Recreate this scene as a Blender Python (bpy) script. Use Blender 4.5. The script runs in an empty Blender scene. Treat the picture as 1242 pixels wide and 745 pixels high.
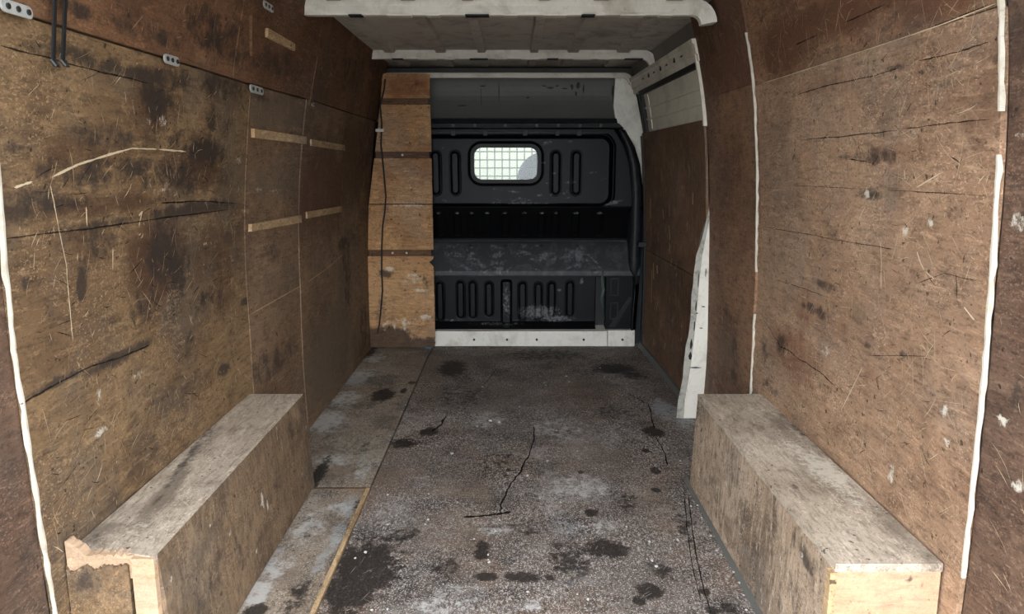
import bpy, bmesh, math, random
import numpy as np
from mathutils import Vector

# ---------------------------------------------------------------- camera, world, light, exposure
SC = bpy.context.scene
COL = SC.collection
W_PX, H_PX, F_PX = 1242.0, 745.0, 900.0
CAM_H = 1.18
PITCH = math.atan(172.0 / F_PX)
cam = bpy.data.cameras.new('camera')
cam.sensor_fit = 'HORIZONTAL'
cam.sensor_width = 36.0
cam.lens = 36.0 * F_PX / W_PX
cam.clip_start = 0.02
camo = bpy.data.objects.new('camera', cam)
COL.objects.link(camo)
camo.location = (0, 0, CAM_H)
camo.rotation_euler = (math.pi / 2 - PITCH, 0, 0)
SC.camera = camo

world = bpy.data.worlds.new('overcast_sky')
SC.world = world
world.use_nodes = True
wn = world.node_tree.nodes
wn['Background'].inputs[0].default_value = (0.92, 0.98, 1.05, 1)
wn['Background'].inputs[1].default_value = 1.0

SC.view_settings.view_transform = 'Standard'
SC.view_settings.look = 'None'
SC.view_settings.gamma = 1
SC.view_settings.use_curve_mapping = False
SC.view_settings.exposure = 3.2
try:
    SC.cycles.max_bounces = 10
    SC.cycles.diffuse_bounces = 6
    SC.cycles.transparent_max_bounces = 12
except Exception:
    pass

# ---------------------------------------------------------------- measuring helpers
R3 = np.array([1.0, 0, 0])
F3 = np.array([0, math.cos(PITCH), -math.sin(PITCH)])
U3 = np.array([0, math.sin(PITCH), math.cos(PITCH)])
C3 = np.array([0, 0, CAM_H])


def ray(u, v):
    return R3 * (u - W_PX / 2) / F_PX + U3 * (H_PX / 2 - v) / F_PX + F3


def on_z(u, v, z=0.0):
    d = ray(u, v)
    return C3 + d * ((z - CAM_H) / d[2])


def on_y(u, v, y):
    d = ray(u, v)
    return C3 + d * (y / d[1])


LZ = [-0.1, 0.0, 0.36, 0.85, 1.1, 1.43, 1.74, 1.9]
LX = [0.955, 0.957, 0.962, 0.957, 0.94, 0.90, 0.825, 0.775]
RZ = [-0.1, 0.0, 0.36, 0.8, 1.18, 1.44, 1.65, 1.9]
RX = [0.903, 0.905, 0.912, 0.904, 0.884, 0.858, 0.815, 0.745]
_zz = np.linspace(-0.1, 1.9, 401)


def _smooth(zs, xs):
    a = np.interp(_zz, zs, xs)
    k = np.ones(41) / 41
    return np.convolve(np.pad(a, 20, mode='edge'), k, 'valid')


_pl = _smooth(LZ, LX)
_pr = _smooth(RZ, RX)


def wall_x(side, y, z):
    """distance of the lining's face from the van's middle line"""
    if side < 0:
        sh = np.interp(y, [2.55, 3.25], [0.0, 0.034])
        return -(np.interp(z, _zz, _pl) - sh)
    return np.interp(z, _zz, _pr)


def on_wall(u, v, side):
    d = ray(u, v)
    y, z = 2.0, 1.0
    for _ in range(30):
        x = wall_x(side, y, z)
        t = x / d[0]
        y = 0.5 * y + 0.5 * t * d[1]
        z = 0.5 * z + 0.5 * (CAM_H + t * d[2])
    return float(y), float(z)


# ---------------------------------------------------------------- object helpers
def tag(o, label=None, cat=None, group=None, kind=None):
    if label: o['label'] = label
    if cat: o['category'] = cat
    if group: o['group'] = group
    if kind: o['kind'] = kind
    return o


def empty(name, loc=(0, 0, 0)):
    o = bpy.data.objects.new(name, None)
    o.empty_display_size = 0.1
    o.location = loc
    COL.objects.link(o)
    return o


def link(name, me, mat, parent=None, smooth=False, world_coords=True):
    o = bpy.data.objects.new(name, me)
    COL.objects.link(o)
    if mat is not None and not me.materials:
        me.materials.append(mat)
    if smooth:
        for p in me.polygons: p.use_smooth = True
    if parent is not None:
        o.parent = parent
        if world_coords and parent.type == 'EMPTY':
            o.location = -Vector(parent.location)
    return o


class MB:
    """collects shapes for ONE mesh"""
    def __init__(s):
        s.v = []; s.f = []

    def add(s, vs, fs):
        n = len(s.v)
        s.v += [tuple(map(float, p)) for p in vs]
        s.f += [tuple(i + n for i in q) for q in fs]
        return s

    def box(s, x0, x1, y0, y1, z0, z1):
        vs = [(x, y, z) for z in (z0, z1) for y in (y0, y1) for x in (x0, x1)]
        return s.add(vs, [(0, 2, 3, 1), (4, 5, 7, 6), (0, 1, 5, 4), (2, 6, 7, 3), (0, 4, 6, 2), (1, 3, 7, 5)])

    def loft(s, rings, closed=True, caps=True):
        n = len(rings[0])
        vs = [p for r in rings for p in r]
        fs = []
        m = n if closed else n - 1
        for k in range(len(rings) - 1):
            for i in range(m):
                j = (i + 1) % n
                fs.append((k * n + i, k * n + j, (k + 1) * n + j, (k + 1) * n + i))
        if caps and closed:
            fs.append(tuple(range(n - 1, -1, -1)))
            b = (len(rings) - 1) * n
            fs.append(tuple(b + i for i in range(n)))
        return s.add(vs, fs)

    def prism_y(s, poly, y0, y1):
        """outline in x,z pushed from y0 to y1"""
        return s.loft([[(x, y0, z) for x, z in poly], [(x, y1, z) for x, z in poly]])

    def prism_z(s, poly, z0, z1):
        return s.loft([[(x, y, z0) for x, y in poly], [(x, y, z1) for x, y in poly]])

    def prism_x(s, poly, x0, x1):
        return s.loft([[(x0, y, z) for y, z in poly], [(x1, y, z) for y, z in poly]])

    def tube(s, pts, r, n=8):
        pts = [Vector(p) for p in pts]
        rings = []
        for i, p in enumerate(pts):
            t = (pts[min(i + 1, len(pts) - 1)] - pts[max(i - 1, 0)]).normalized()
            a = t.orthogonal().normalized() if i == 0 else (a - t * a.dot(t)).normalized()
            b = t.cross(a)
            rr = r[i] if isinstance(r, (list, tuple)) else r
            rings.append([p + (a * math.cos(2 * math.pi * k / n) + b * math.sin(2 * math.pi * k / n)) * rr for k in range(n)])
        return s.loft(rings)

    def mesh(s, name):
        me = bpy.data.meshes.new(name)
        me.from_pydata(s.v, [], s.f)
        bm = bmesh.new(); bm.from_mesh(me)
        bmesh.ops.recalc_face_normals(bm, faces=bm.faces)
        bm.to_mesh(me); bm.free()
        return me

    def build(s, name, mat, parent=None, smooth=False, bevel=0.0):
        o = link(name, s.mesh(name), mat, parent, smooth)
        if bevel:
            m = o.modifiers.new('bevel', 'BEVEL'); m.width = bevel; m.segments = 2; m.limit_method = 'ANGLE'
        return o


# ---------------------------------------------------------------- materials
def srgb(r, g, b):
    f = lambda c: (c / 255 / 12.92) if c / 255 <= 0.04045 else ((c / 255 + 0.055) / 1.055) ** 2.4
    return (f(r), f(g), f(b), 1)


class NT:
    def __init__(s, name):
        s.m = bpy.data.materials.new(name); s.m.use_nodes = True
        s.t = s.m.node_tree; s.n = s.t.nodes; s.l = s.t.links
        s.bsdf = s.n['Principled BSDF']
        s.co = s.n.new('ShaderNodeTexCoord').outputs['Object']

    def _set(s, sock, v):
        if hasattr(v, 'is_linked') or hasattr(v, 'links'): s.l.new(v, sock)
        else: sock.default_value = v

    def map(s, scale, rot=(0, 0, 0)):
        n = s.n.new('ShaderNodeMapping'); s.l.new(s.co, n.inputs[0])
        n.inputs['Scale'].default_value = scale; n.inputs['Rotation'].default_value = rot
        return n.outputs[0]

    def noise(s, scale, detail=5, rough=0.6, dist=0.0, vec=None):
        n = s.n.new('ShaderNodeTexNoise')
        s.l.new(vec or s.co, n.inputs['Vector'])
        n.inputs['Scale'].default_value = scale; n.inputs['Detail'].default_value = detail
        n.inputs['Roughness'].default_value = rough; n.inputs['Distortion'].default_value = dist
        return n.outputs[0]

    def voro(s, scale, vec=None, feat='F1'):
        n = s.n.new('ShaderNodeTexVoronoi'); n.feature = feat
        s.l.new(vec or s.co, n.inputs['Vector']); n.inputs['Scale'].default_value = scale
        return n.outputs[0]

    def ramp(s, v, a, b):
        n = s.n.new('ShaderNodeMapRange'); n.interpolation_type = 'SMOOTHSTEP'
        s.l.new(v, n.inputs[0]); n.inputs[1].default_value = a; n.inputs[2].default_value = b
        return n.outputs[0]

    def math(s, op, a, b=0.0):
        n = s.n.new('ShaderNodeMath'); n.operation = op
        s._set(n.inputs[0], a); s._set(n.inputs[1], b)
        return n.outputs[0]

    def mix(s, fac, a, b, mode='MIX'):
        n = s.n.new('ShaderNodeMix'); n.data_type = 'RGBA'; n.blend_type = mode
        s._set(n.inputs[0], fac); s._set(n.inputs[6], a); s._set(n.inputs[7], b)
        return n.outputs[2]

    def attr(s, name):
        n = s.n.new('ShaderNodeAttribute'); n.attribute_name = name
        return n.outputs['Fac']

    def bump(s, h, strength=0.3, dist=0.002):
        n = s.n.new('ShaderNodeBump'); n.inputs['Strength'].default_value = strength
        n.inputs['Distance'].default_value = dist
        s.l.new(h, n.inputs['Height']); s.l.new(n.outputs[0], s.bsdf.inputs['Normal'])

    def done(s, col, rough=0.7, spec=0.3, metal=0.0):
        s._set(s.bsdf.inputs['Base Color'], col); s._set(s.bsdf.inputs['Roughness'], rough)
        s.bsdf.inputs['Specular IOR Level'].default_value = spec
        s.bsdf.inputs['Metallic'].default_value = metal
        return s.m


def stain_mix(t, col, attr, colour, amp, nscale, lo=0.35, hi=0.6, amount=1.0):
    """a stain whose place is an attribute of the mesh and whose ragged edge is noise"""
    a = t.attr(attr)
    n = t.noise(nscale, 14, 0.78)
    w = t.math('MULTIPLY', t.math('SUBTRACT', n, 0.5), amp * 1.7)
    ww = t.math('MULTIPLY', w, t.ramp(a, 0.0, 0.35))
    return t.mix(t.math('MULTIPLY', t.ramp(t.math('ADD', a, ww), lo, hi), amount), col, colour)


def ply_mat(name, light, mid, dark, grain=(1, 0.18, 1), blot=1.5, contrast=1.0, rough=0.72, grey=(98, 85, 70), fine=1.0, spec=0.25):
    t = NT(name)
    up = lambda c, k, o: srgb(*[min(255, x * k + o) for x in c])
    big = t.noise(blot, 6, 0.62, 0.6)
    col = t.mix(t.ramp(big, 0.36, 0.66), srgb(*mid), srgb(*light))
    # worn patches: broken dark soaking and rubbed pale areas over all sizes
    soak = t.noise(2.6, 15, 0.74, 0.35, t.map((1, 0.6, 1.0)))
    col = t.mix(t.math('MULTIPLY', t.ramp(soak, 0.49, 0.64), 0.8 * contrast), col, srgb(*dark))
    rub = t.noise(3.4, 15, 0.78, 0.5, t.map((1, 0.7, 0.8), (0.4, 0.2, 0.9)))
    col = t.mix(t.math('MULTIPLY', t.ramp(rub, 0.53, 0.66), 0.45 * contrast), col, up(light, 1.14, 16))
    gr = t.noise(1.9, 12, 0.74, 0.4, t.map((1, 1, 1), (0.9, 0.5, 0.1)))
    g = sum(mid) / 3
    col = t.mix(t.math('MULTIPLY', t.ramp(gr, 0.48, 0.64), 0.5 * contrast), col, srgb(g * 1.04, g * 0.96, g * 0.87))
    mott = t.noise(17, 10, 0.75, 0.3, t.map((1, 0.7, 1)))
    col = t.mix(t.math('MULTIPLY', t.ramp(mott, 0.50, 0.66), 0.4 * fine), col, srgb(*[c * 0.8 for c in dark]))
    # wood fibre, dents and dust specks
    fib = t.noise(75, 6, 0.75, 0.25, t.map(grain))
    col = t.mix(t.math('MULTIPLY', t.ramp(fib, 0.48, 0.64), 0.45 * fine), col, srgb(*[c * 0.62 for c in dark]))
    fib2 = t.noise(60, 6, 0.75, 0.3, t.map(grain, (0.25, 0.2, 0.3)))
    col = t.mix(t.math('MULTIPLY', t.ramp(fib2, 0.53, 0.66), 0.36 * fine), col, up(light, 1.2, 12))
    patch = t.ramp(t.noise(5, 6, 0.7, 0.4), 0.40, 0.62)
    sp = t.noise(210, 3, 0.65, 0.6, t.map((1, 0.55, 0.9), (0.5, 0, 0)))
    col = t.mix(t.math('MULTIPLY', t.math('MULTIPLY', t.ramp(sp, 0.55, 0.63), patch), 0.42 * fine), col, up(light, 1.28, 22))
    sp2 = t.noise(150, 4, 0.7, 0.4, t.map((1.3, 0.6, 1.1), (-0.4, 0, 0)))
    col = t.mix(t.math('MULTIPLY', t.ramp(sp2, 0.54, 0.64), 0.42 * fine), col, srgb(*[c * 0.5 for c in dark]))
    pit = t.noise(42, 3, 0.6)
    col = t.mix(t.math('MULTIPLY', t.ramp(pit, 0.665, 0.70), 0.8 * fine), col, srgb(*[c * 0.4 for c in dark]))
    col = stain_mix(t, col, 'grey', srgb(*grey), 1.2, 9, 0.15, 0.8, 0.65)
    col = stain_mix(t, col, 'red', srgb(dark[0] * 1.05, dark[1] * 0.92, dark[2] * 0.86), 1.3, 7, 0.15, 0.9, 0.75)
    col = stain_mix(t, col, 'dark', srgb(48, 41, 36), 2.2, 14, 0.15, 0.85, 0.82)
    col = stain_mix(t, col, 'pale', srgb(206, 198, 182), 1.9, 45, 0.3, 0.8, 0.8)
    t.bump(t.math('ADD', t.math('MULTIPLY', fib, 0.7), t.math('ADD', sp2, t.math('MULTIPLY', soak, 2.0))), 0.5, 0.003)
    return t.done(col, rough, spec)


M = {}
M['ply_left'] = ply_mat('plywood_left', (132, 106, 76), (104, 80, 56), (62, 47, 35), contrast=1.0)
M['ply_left_far'] = ply_mat('plywood_left_far', (132, 106, 82), (110, 86, 65), (76, 59, 46))
M['ply_left_top'] = ply_mat('plywood_left_top', (122, 88, 62), (98, 68, 47), (66, 47, 35))
M['ply_right'] = ply_mat('plywood_right', (162, 131, 104), (140, 109, 85), (102, 77, 59), contrast=0.75)
M['ply_right_top'] = ply_mat('plywood_right_top', (138, 103, 76), (116, 84, 61), (82, 59, 44), contrast=0.9)
M['ply_right_far'] = ply_mat('plywood_right_far', (136, 103, 79), (114, 84, 64), (80, 59, 45), contrast=0.8)
M['ply_dark'] = ply_mat('plywood_dark', (108, 84, 67), (86, 64, 50), (56, 42, 35))
M['ply_door'] = ply_mat('plywood_door', (128, 98, 75), (108, 80, 60), (74, 55, 42), grain=(1, 1, 0.15))
M['ply_orange'] = ply_mat('plywood_orange', (188, 146, 102), (168, 124, 82), (122, 88, 60), grain=(0.2, 1, 1), contrast=0.8)
M['box_top'] = ply_mat('box_top_dusty', (186, 171, 153), (164, 148, 129), (116, 100, 84), contrast=0.8, grey=(98, 86, 74))
M['box_side_right'] = ply_mat('box_side_right', (172, 151, 129), (146, 124, 102), (82, 65, 51), grain=(1, 0.9, 0.16), contrast=1.1, fine=1.2)
M['box_side_left'] = ply_mat('box_side_left', (124, 102, 79), (100, 79, 59), (66, 51, 39), grain=(1, 0.9, 0.2), contrast=1.1)
M['raw_wood'] = ply_mat('raw_wood', (186, 156, 126), (172, 140, 108), (140, 110, 82), grain=(0.2, 0.2, 1), contrast=0.5, fine=0.5)
M['batten'] = ply_mat('batten_wood', (186, 158, 120), (162, 132, 96), (116, 90, 63), contrast=0.9)
M['batten_dark'] = ply_mat('batten_dark', (112, 82, 56), (92, 66, 46), (66, 46, 33), grain=(0.2, 1, 1), contrast=0.6)


def floor_mat(name, base, brown, speck, dens=1.0):
    t = NT(name)
    big = t.noise(1.6, 12, 0.72, 0.7)
    col = t.mix(t.ramp(big, 0.42, 0.60), srgb(*base), srgb(*brown))
    m = t.noise(5, 14, 0.78, 0.4)
    col = t.mix(t.math('MULTIPLY', t.ramp(m, 0.46, 0.60), 0.85), col, srgb(*[c * 0.5 for c in base]))
    pl = t.noise(3.2, 14, 0.76, 0.3, t.map((1, 1, 1), (0, 0, 0.8)))
    col = t.mix(t.math('MULTIPLY', t.ramp(pl, 0.50, 0.64), 0.6 * dens), col, srgb(*[c * 0.86 for c in speck]))
    fibre = t.noise(110, 5, 0.75, 0.5, t.map((1, 0.5, 1), (0, 0, 0.15)))
    m2 = t.noise(4.0, 7, 0.7, 0.3)
    k = t.math('MULTIPLY', t.ramp(fibre, 0.50, 0.60), t.math('ADD', t.math('MULTIPLY', t.ramp(m2, 0.38, 0.60), 0.8), 0.2))
    col = t.mix(t.math('MULTIPLY', k, 0.85 * dens), col, srgb(*speck))
    f2 = t.noise(85, 5, 0.75, 0.3, t.map((1, 0.6, 1)))
    col = t.mix(t.math('MULTIPLY', t.ramp(f2, 0.53, 0.62), 0.75), col, srgb(*[c * 0.38 for c in base]))
    f3 = t.noise(200, 2, 0.6, 0.0)
    col = t.mix(t.math('MULTIPLY', t.ramp(f3, 0.58, 0.66), 0.9 * dens), col, srgb(*[min(255, c * 1.22) for c in speck]))
    v = t.voro(40)
    sel = t.noise(30, 2, 0.5)
    chip = t.math('MULTIPLY', t.math('LESS_THAN', v, 0.14), t.ramp(sel, 0.58, 0.61))
    col = t.mix(t.math('MULTIPLY', chip, 0.8), col, srgb(190, 187, 181))
    col = stain_mix(t, col, 'brown', srgb(118, 101, 85), 1.2, 9, 0.1, 0.9, 0.5)
    col = stain_mix(t, col, 'pale', srgb(188, 185, 180), 2.4, 22, 0.2, 0.85, 0.75)
    col = stain_mix(t, col, 'blue', srgb(160, 164, 166), 2.2, 26, 0.2, 0.85, 0.6)
    col = stain_mix(t, col, 'dark', srgb(30, 25, 22), 1.9, 26, 0.2, 0.62, 0.9)
    t.bump(t.math('ADD', fibre, t.math('ADD', f2, m)), 0.5, 0.003)
    return t.done(col, 0.66, 0.3)


M['floor'] = floor_mat('floor_sheet', (92, 82, 75), (102, 84, 70), (176, 168, 161))
M['floor_board'] = floor_mat('floor_board_pale', (142, 130, 116), (132, 114, 95), (184, 176, 164), 0.6)


def paint_mat(name, c, dirt, rough=0.45, amt=0.5, chips=None, scale=6.0, spec=0.4):
    t = NT(name)
    n = t.noise(scale, 7, 0.7, 0.5)
    col = t.mix(t.math('MULTIPLY', t.ramp(n, 0.45, 0.72), amt), srgb(*c), srgb(*dirt))
    n2 = t.noise(60, 5, 0.75)
    col = t.mix(t.math('MULTIPLY', t.ramp(n2, 0.58, 0.72), amt * 0.8), col, srgb(*[x * 0.6 for x in dirt]))
    if chips:
        n3 = t.noise(38, 6, 0.8, 0.6)
        col = t.mix(t.math('MULTIPLY', t.ramp(n3, 0.60, 0.68), 0.8), col, srgb(*chips))
    col = stain_mix(t, col, 'pale', srgb(128, 128, 130), 2.6, 55, 0.35, 1.0, 0.55)
    col = stain_mix(t, col, 'dark', srgb(24, 22, 20), 1.3, 30, 0.3, 0.7, 0.9)
    t.bump(n2, 0.15, 0.002)
    return t.done(col, rough, spec)


M['white_paint'] = paint_mat('white_paint', (222, 217, 204), (150, 138, 118), 0.45, 0.55)
M['white_edge'] = paint_mat('white_edge', (192, 185, 170), (150, 130, 104), 0.6, 0.55, scale=14)
M['torn_shaded_paint'] = paint_mat('torn_shaded_paint', (160, 156, 144), (84, 78, 68), 0.6, 0.9, chips=(60, 55, 48), scale=16)  # torn, dirty paint with the side face's shade put into the grey
M['cream_paint'] = paint_mat('cream_paint', (216, 209, 192), (150, 139, 118), 0.5, 0.6)
M['roof_paint'] = paint_mat('roof_paint', (188, 181, 170), (132, 124, 112), 0.6, 0.9, chips=(100, 93, 84))
M['grey_panel'] = paint_mat('grey_panel', (90, 89, 84), (84, 82, 78), 0.5, 0.7, chips=(74, 72, 68))
M['door_metal'] = paint_mat('door_metal', (216, 209, 190), (164, 155, 136), 0.5, 0.5)
M['black_paint'] = paint_mat('black_paint', (9, 10, 12), (17, 17, 19), 0.42, 0.5, chips=(24, 24, 26), scale=9, spec=0.15)
M['black_scuffed'] = paint_mat('black_scuffed', (30, 31, 33), (48, 48, 50), 0.45, 0.8, chips=(66, 66, 67), scale=12, spec=0.2)
M['beam_paint'] = paint_mat('beam_paint', (46, 47, 50), (74, 74, 76), 0.5, 0.9, chips=(96, 96, 97), scale=14)
M['black_rubber'] = paint_mat('black_rubber', (16, 16, 17), (26, 25, 25), 0.55, 0.4)
M['steel_skin'] = paint_mat('steel_skin', (120, 116, 108), (90, 84, 76), 0.5, 0.5)


def plain(name, c, rough=0.6, metal=0.0, var=0.25, spec=0.4):
    t = NT(name)
    n = t.noise(30, 5, 0.7)
    col = t.mix(t.math('MULTIPLY', t.ramp(n, 0.4, 0.7), var), srgb(*c), srgb(*[x * 0.6 for x in c]))
    return t.done(col, rough, spec, metal)


def mark(name, c, scale=70, lo=0.40, hi=0.58, amount=0.85):
    """a worn mark: breaks up along its length and fades at its edges"""
    t = NT(name)
    n = t.noise(scale, 8, 0.75)
    n2 = t.noise(9, 4, 0.6)
    e = t.attr('edge')
    f_ = t.math('MULTIPLY', t.ramp(t.math('ADD', t.math('MULTIPLY', e, 0.45), t.math('MULTIPLY', t.math('ADD', n, n2), 0.5)), lo + 0.15, hi + 0.22), amount)
    t.done(srgb(*c), 0.8, 0.2)
    tr_ = t.n.new('ShaderNodeBsdfTransparent'); mx_ = t.n.new('ShaderNodeMixShader')
    t.l.new(f_, mx_.inputs[0]); t.l.new(tr_.outputs[0], mx_.inputs[1]); t.l.new(t.bsdf.outputs[0], mx_.inputs[2])
    t.l.new(mx_.outputs[0], t.n['Material Output'].inputs[0])
    return t.m


M['mark_pale'] = mark('mark_pale', (206, 184, 152), lo=0.36, hi=0.54)
M['mark_white'] = mark('mark_white', (218, 206, 184), lo=0.3, hi=0.5, amount=0.95)
M['mark_tan'] = mark('mark_tan', (178, 150, 116), lo=0.36, hi=0.54)
M['mark_dark'] = mark('mark_dark', (44, 36, 30), scale=45, lo=0.47, hi=0.60, amount=0.85)
M['crack'] = mark('open_crack', (20, 16, 13), lo=0.22, hi=0.40, amount=0.95)
M['mark_grey'] = mark('mark_grey', (150, 147, 143))
M['scratch_pale'] = plain('scratch_pale', (186, 160, 126), 0.8)
M['scratch_tan'] = plain('scratch_tan', (164, 133, 98), 0.8)
M['scratch_white'] = plain('scratch_white', (226, 218, 202), 0.8, var=0.4)
M['scratch_dark'] = plain('scratch_dark', (46, 35, 27), 0.85)
M['scratch_grey'] = plain('scratch_grey', (110, 110, 112), 0.7)
M['galvanised'] = plain('galvanised', (186, 186, 180), 0.4, 0.25)
M['bolt'] = plain('bolt_steel', (60, 58, 55), 0.5, 0.5)
M['cable'] = plain('black_cable', (30, 27, 25), 0.6)
M['wire'] = plain('wire_dark', (20, 21, 20), 0.6)
M['chip'] = plain('paint_chip', (196, 193, 186), 0.7)
M['blue_scrap'] = plain('blue_scrap', (66, 122, 168), 0.5)
M['green_strip'] = plain('green_strip', (36, 58, 38), 0.5)
M['seat_fabric'] = plain('seat_fabric', (38, 38, 37), 0.9, var=0.03)
M['asphalt'] = plain('asphalt', (120, 118, 114), 0.9)
M['render_wall'] = plain('cream_render', (118, 115, 100), 0.9, var=0.04)
M['pane_dark'] = plain('far_pane', (96, 106, 110), 0.3)
M['strap'] = plain('black_strap', (24, 23, 22), 0.7)
t = NT('clear_glass')
tr = t.n.new('ShaderNodeBsdfTransparent'); gl = t.n.new('ShaderNodeBsdfGlossy'); gl.inputs['Roughness'].default_value = 0.03
fr = t.n.new('ShaderNodeFresnel'); fr.inputs[0].default_value = 1.4
tr.inputs[0].default_value = (0.93, 0.96, 0.94, 1)
mx = t.n.new('ShaderNodeMixShader')
t.l.new(fr.outputs[0], mx.inputs[0]); t.l.new(tr.outputs[0], mx.inputs[1]); t.l.new(gl.outputs[0], mx.inputs[2])
t.l.new(mx.outputs[0], t.n['Material Output'].inputs[0])
M['glass'] = t.m

# ---------------------------------------------------------------- stain fields
def field(ya, za, spots):
    """spots: (y, z, ry, rz, angle_deg, strength) -> value per vertex"""
    out = np.zeros_like(ya)
    for (cy, cz, ry, rz, ang, st) in spots:
        a = math.radians(ang)
        dy, dz = ya - cy, za - cz
        p = (dy * math.cos(a) + dz * math.sin(a)) / ry
        q = (-dy * math.sin(a) + dz * math.cos(a)) / rz
        r = np.sqrt(p * p + q * q)
        out = np.maximum(out, st * np.clip(1.45 - r, 0, 1))
    return out


def put_attr(me, name, vals):
    a = me.attributes.new(name, 'FLOAT', 'POINT')
    a.data.foreach_set('value', np.asarray(vals, dtype=np.float32))


def wspots(side, lst):
    """(u, v, half_u, half_v, strength) seen on the wall -> metres on the wall"""
    out = []
    for (u, v, hu, hv, st) in lst:
        y, z = on_wall(u, v, side)
        ya, za = on_wall(u - hu, v, side); yb, zb = on_wall(u + hu, v, side)
        zc = on_wall(u, v - hv, side)[1]; zd = on_wall(u, v + hv, side)[1]
        out.append((y, z, max(0.01, abs(yb - ya) / 2), max(0.008, abs(zc - zd) / 2), 0, st))
    return out


# ---------------------------------------------------------------- wall panels
def panel(name, side, y0, y1, z0, z1, off, mat, parent, attrs=None, th=0.012, step=0.011, wob=0.0015, label=None, yedge=None):
    ny = max(3, int((y1 - y0) / step) + 1); nz = max(3, int((z1 - z0) / step) + 1)
    rng = np.random.default_rng(abs(hash(round(y0 * 1000 + z0 * 77 + side))) % 2 ** 31)
    ys = np.linspace(0, 1, ny); zs = np.linspace(z0, z1, nz)
    e0 = y0 + np.cumsum(rng.normal(0, wob * 0.4, nz)) * 0.5; e1 = y1 + np.cumsum(rng.normal(0, wob * 0.4, nz)) * 0.5
    if yedge is not None: e0 = yedge(zs) + 0 * e0; y0 = -9
    e0 = e0 if yedge is not None else np.clip(e0, y0 - 0.004, y0 + 0.004); e1 = np.clip(e1, y1 - 0.004, y1 + 0.004)
    Y = e0[:, None] * (1 - ys)[None, :] + e1[:, None] * ys[None, :]
    Z = np.repeat(zs[:, None], ny, 1)
    ripple = 0.0025 * np.sin(Y * 5.1 + Z * 2.3) + 0.0015 * np.sin(Z * 7 - Y * 3)
    X = np.vectorize(lambda y, z: wall_x(side, y, z))(Y, Z) - side * (off + ripple)
    XB = X + side * th
    n = ny * nz
    V = np.concatenate([np.stack([X, Y, Z], -1).reshape(-1, 3), np.stack([XB, Y, Z], -1).reshape(-1, 3)])
    idx = np.arange(n).reshape(nz, ny)
    A = np.stack([idx[:-1, :-1], idx[:-1, 1:], idx[1:, 1:], idx[1:, :-1]], -1).reshape(-1, 4)
    if side > 0: A = A[:, ::-1]
    B = A[:, ::-1] + n
    def rim(ring): 
        return np.array([(a, b, b + n, a + n) for a, b in zip(ring[:-1], ring[1:])])
    rr = np.concatenate([rim(idx[0]), rim(idx[-1][::-1]), rim(idx[:, 0][::-1]), rim(idx[:, -1])])
    if side < 0: rr = rr[:, ::-1]
    if side > 0: pass
    me = bpy.data.meshes.new(name)
    me.from_pydata(V.tolist(), [], np.concatenate([A, B, rr]).tolist())
    for k, sp in (attrs or {}).items():
        put_attr(me, k, field(V[:, 1], V[:, 2], sp))
    o = link(name, me, mat, parent, False)
    if label: o['label'] = label
    return o


def ribbons(name, side, paths, mat, parent, off, lift=0.0008):
    """paths: list of ([(y,z),...], width) laid on the lining -> one mesh"""
    vs, fs, ed = [], [], []
    for pts, w in paths:
        n = len(pts)
        base = len(vs)
        for i, (y, z) in enumerate(pts):
            a = pts[max(0, i - 1)]; b = pts[min(n - 1, i + 1)]
            dy, dz = b[0] - a[0], b[1] - a[1]
            L = math.hypot(dy, dz) or 1
            ww = w * (0.35 if i in (0, n - 1) else random.uniform(0.6, 1.3)) / 2
            for s in (-1, 0, 1):
                yy, zz = y - s * dz / L * ww, z + s * dy / L * ww
                rp = 0.0025 * math.sin(yy * 5.1 + zz * 2.3) + 0.0015 * math.sin(zz * 7 - yy * 3)
                vs.append((float(wall_x(side, yy, zz)) - side * (off + lift + rp), yy, zz))
                ed.append(0.0 if s else (0.35 if i in (0, n - 1) else 1.0))
        for i in range(n - 1):
            for k in (0, 1):
                q = base + 3 * i + k
                fs.append((q, q + 1, q + 4, q + 3))
    me = bpy.data.meshes.new(name); me.from_pydata(vs, [], fs)
    put_attr(me, 'edge', ed)
    o = link(name, me, mat, parent)
    o['kind'] = 'stuff'
    return o


def rand_scratches(n, y0, y1, z0, z1, lmin, lmax, w, ang=None, spread=90, seed=1):
    rg = random.Random(seed)
    out = []
    for _ in range(n):
        y, z = rg.uniform(y0, y1), rg.uniform(z0, z1)
        a = math.radians((ang if ang is not None else 0) + rg.uniform(-spread, spread))
        L = lmin + (lmax - lmin) * rg.random() ** 2.2
        k = rg.gauss(0, 0.28)
        pts = []
        for i in range(4):
            t_ = i / 3
            aa = a + k * (t_ - 0.5)
            pts.append((y + math.cos(aa) * L * (t_ - 0.5), z + math.sin(aa) * L * (t_ - 0.5)))
        if all(y0 < p[0] < y1 and z0 < p[1] < z1 for p in pts):
            out.append((pts, w * rg.uniform(0.5, 1.1)))
    return out


def wpath(side, pts, w, sub=6, jit=0.0):
    q = [on_wall(u, v, side) for u, v in pts]
    out = []
    for a, b in zip(q[:-1], q[1:]):
        for i in range(sub):
            t_ = i / sub
            out.append((a[0] + (b[0] - a[0]) * t_ + random.uniform(-jit, jit), a[1] + (b[1] - a[1]) * t_ + random.uniform(-jit, jit)))
    out.append(q[-1])
    return (out, w)


random.seed(7)
Y_REAR, Y_BULK, Z_ROOF = 0.86, 4.79, 1.80

# ================================================================ FLOOR
floor = MB().box(-1.0, 0.95, Y_REAR, 4.98, -0.06, -0.026).build('floor', M['steel_skin'])
tag(floor, 'dirty plywood van floor with oil stains and paint flecks', 'floor', kind='structure')


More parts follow.
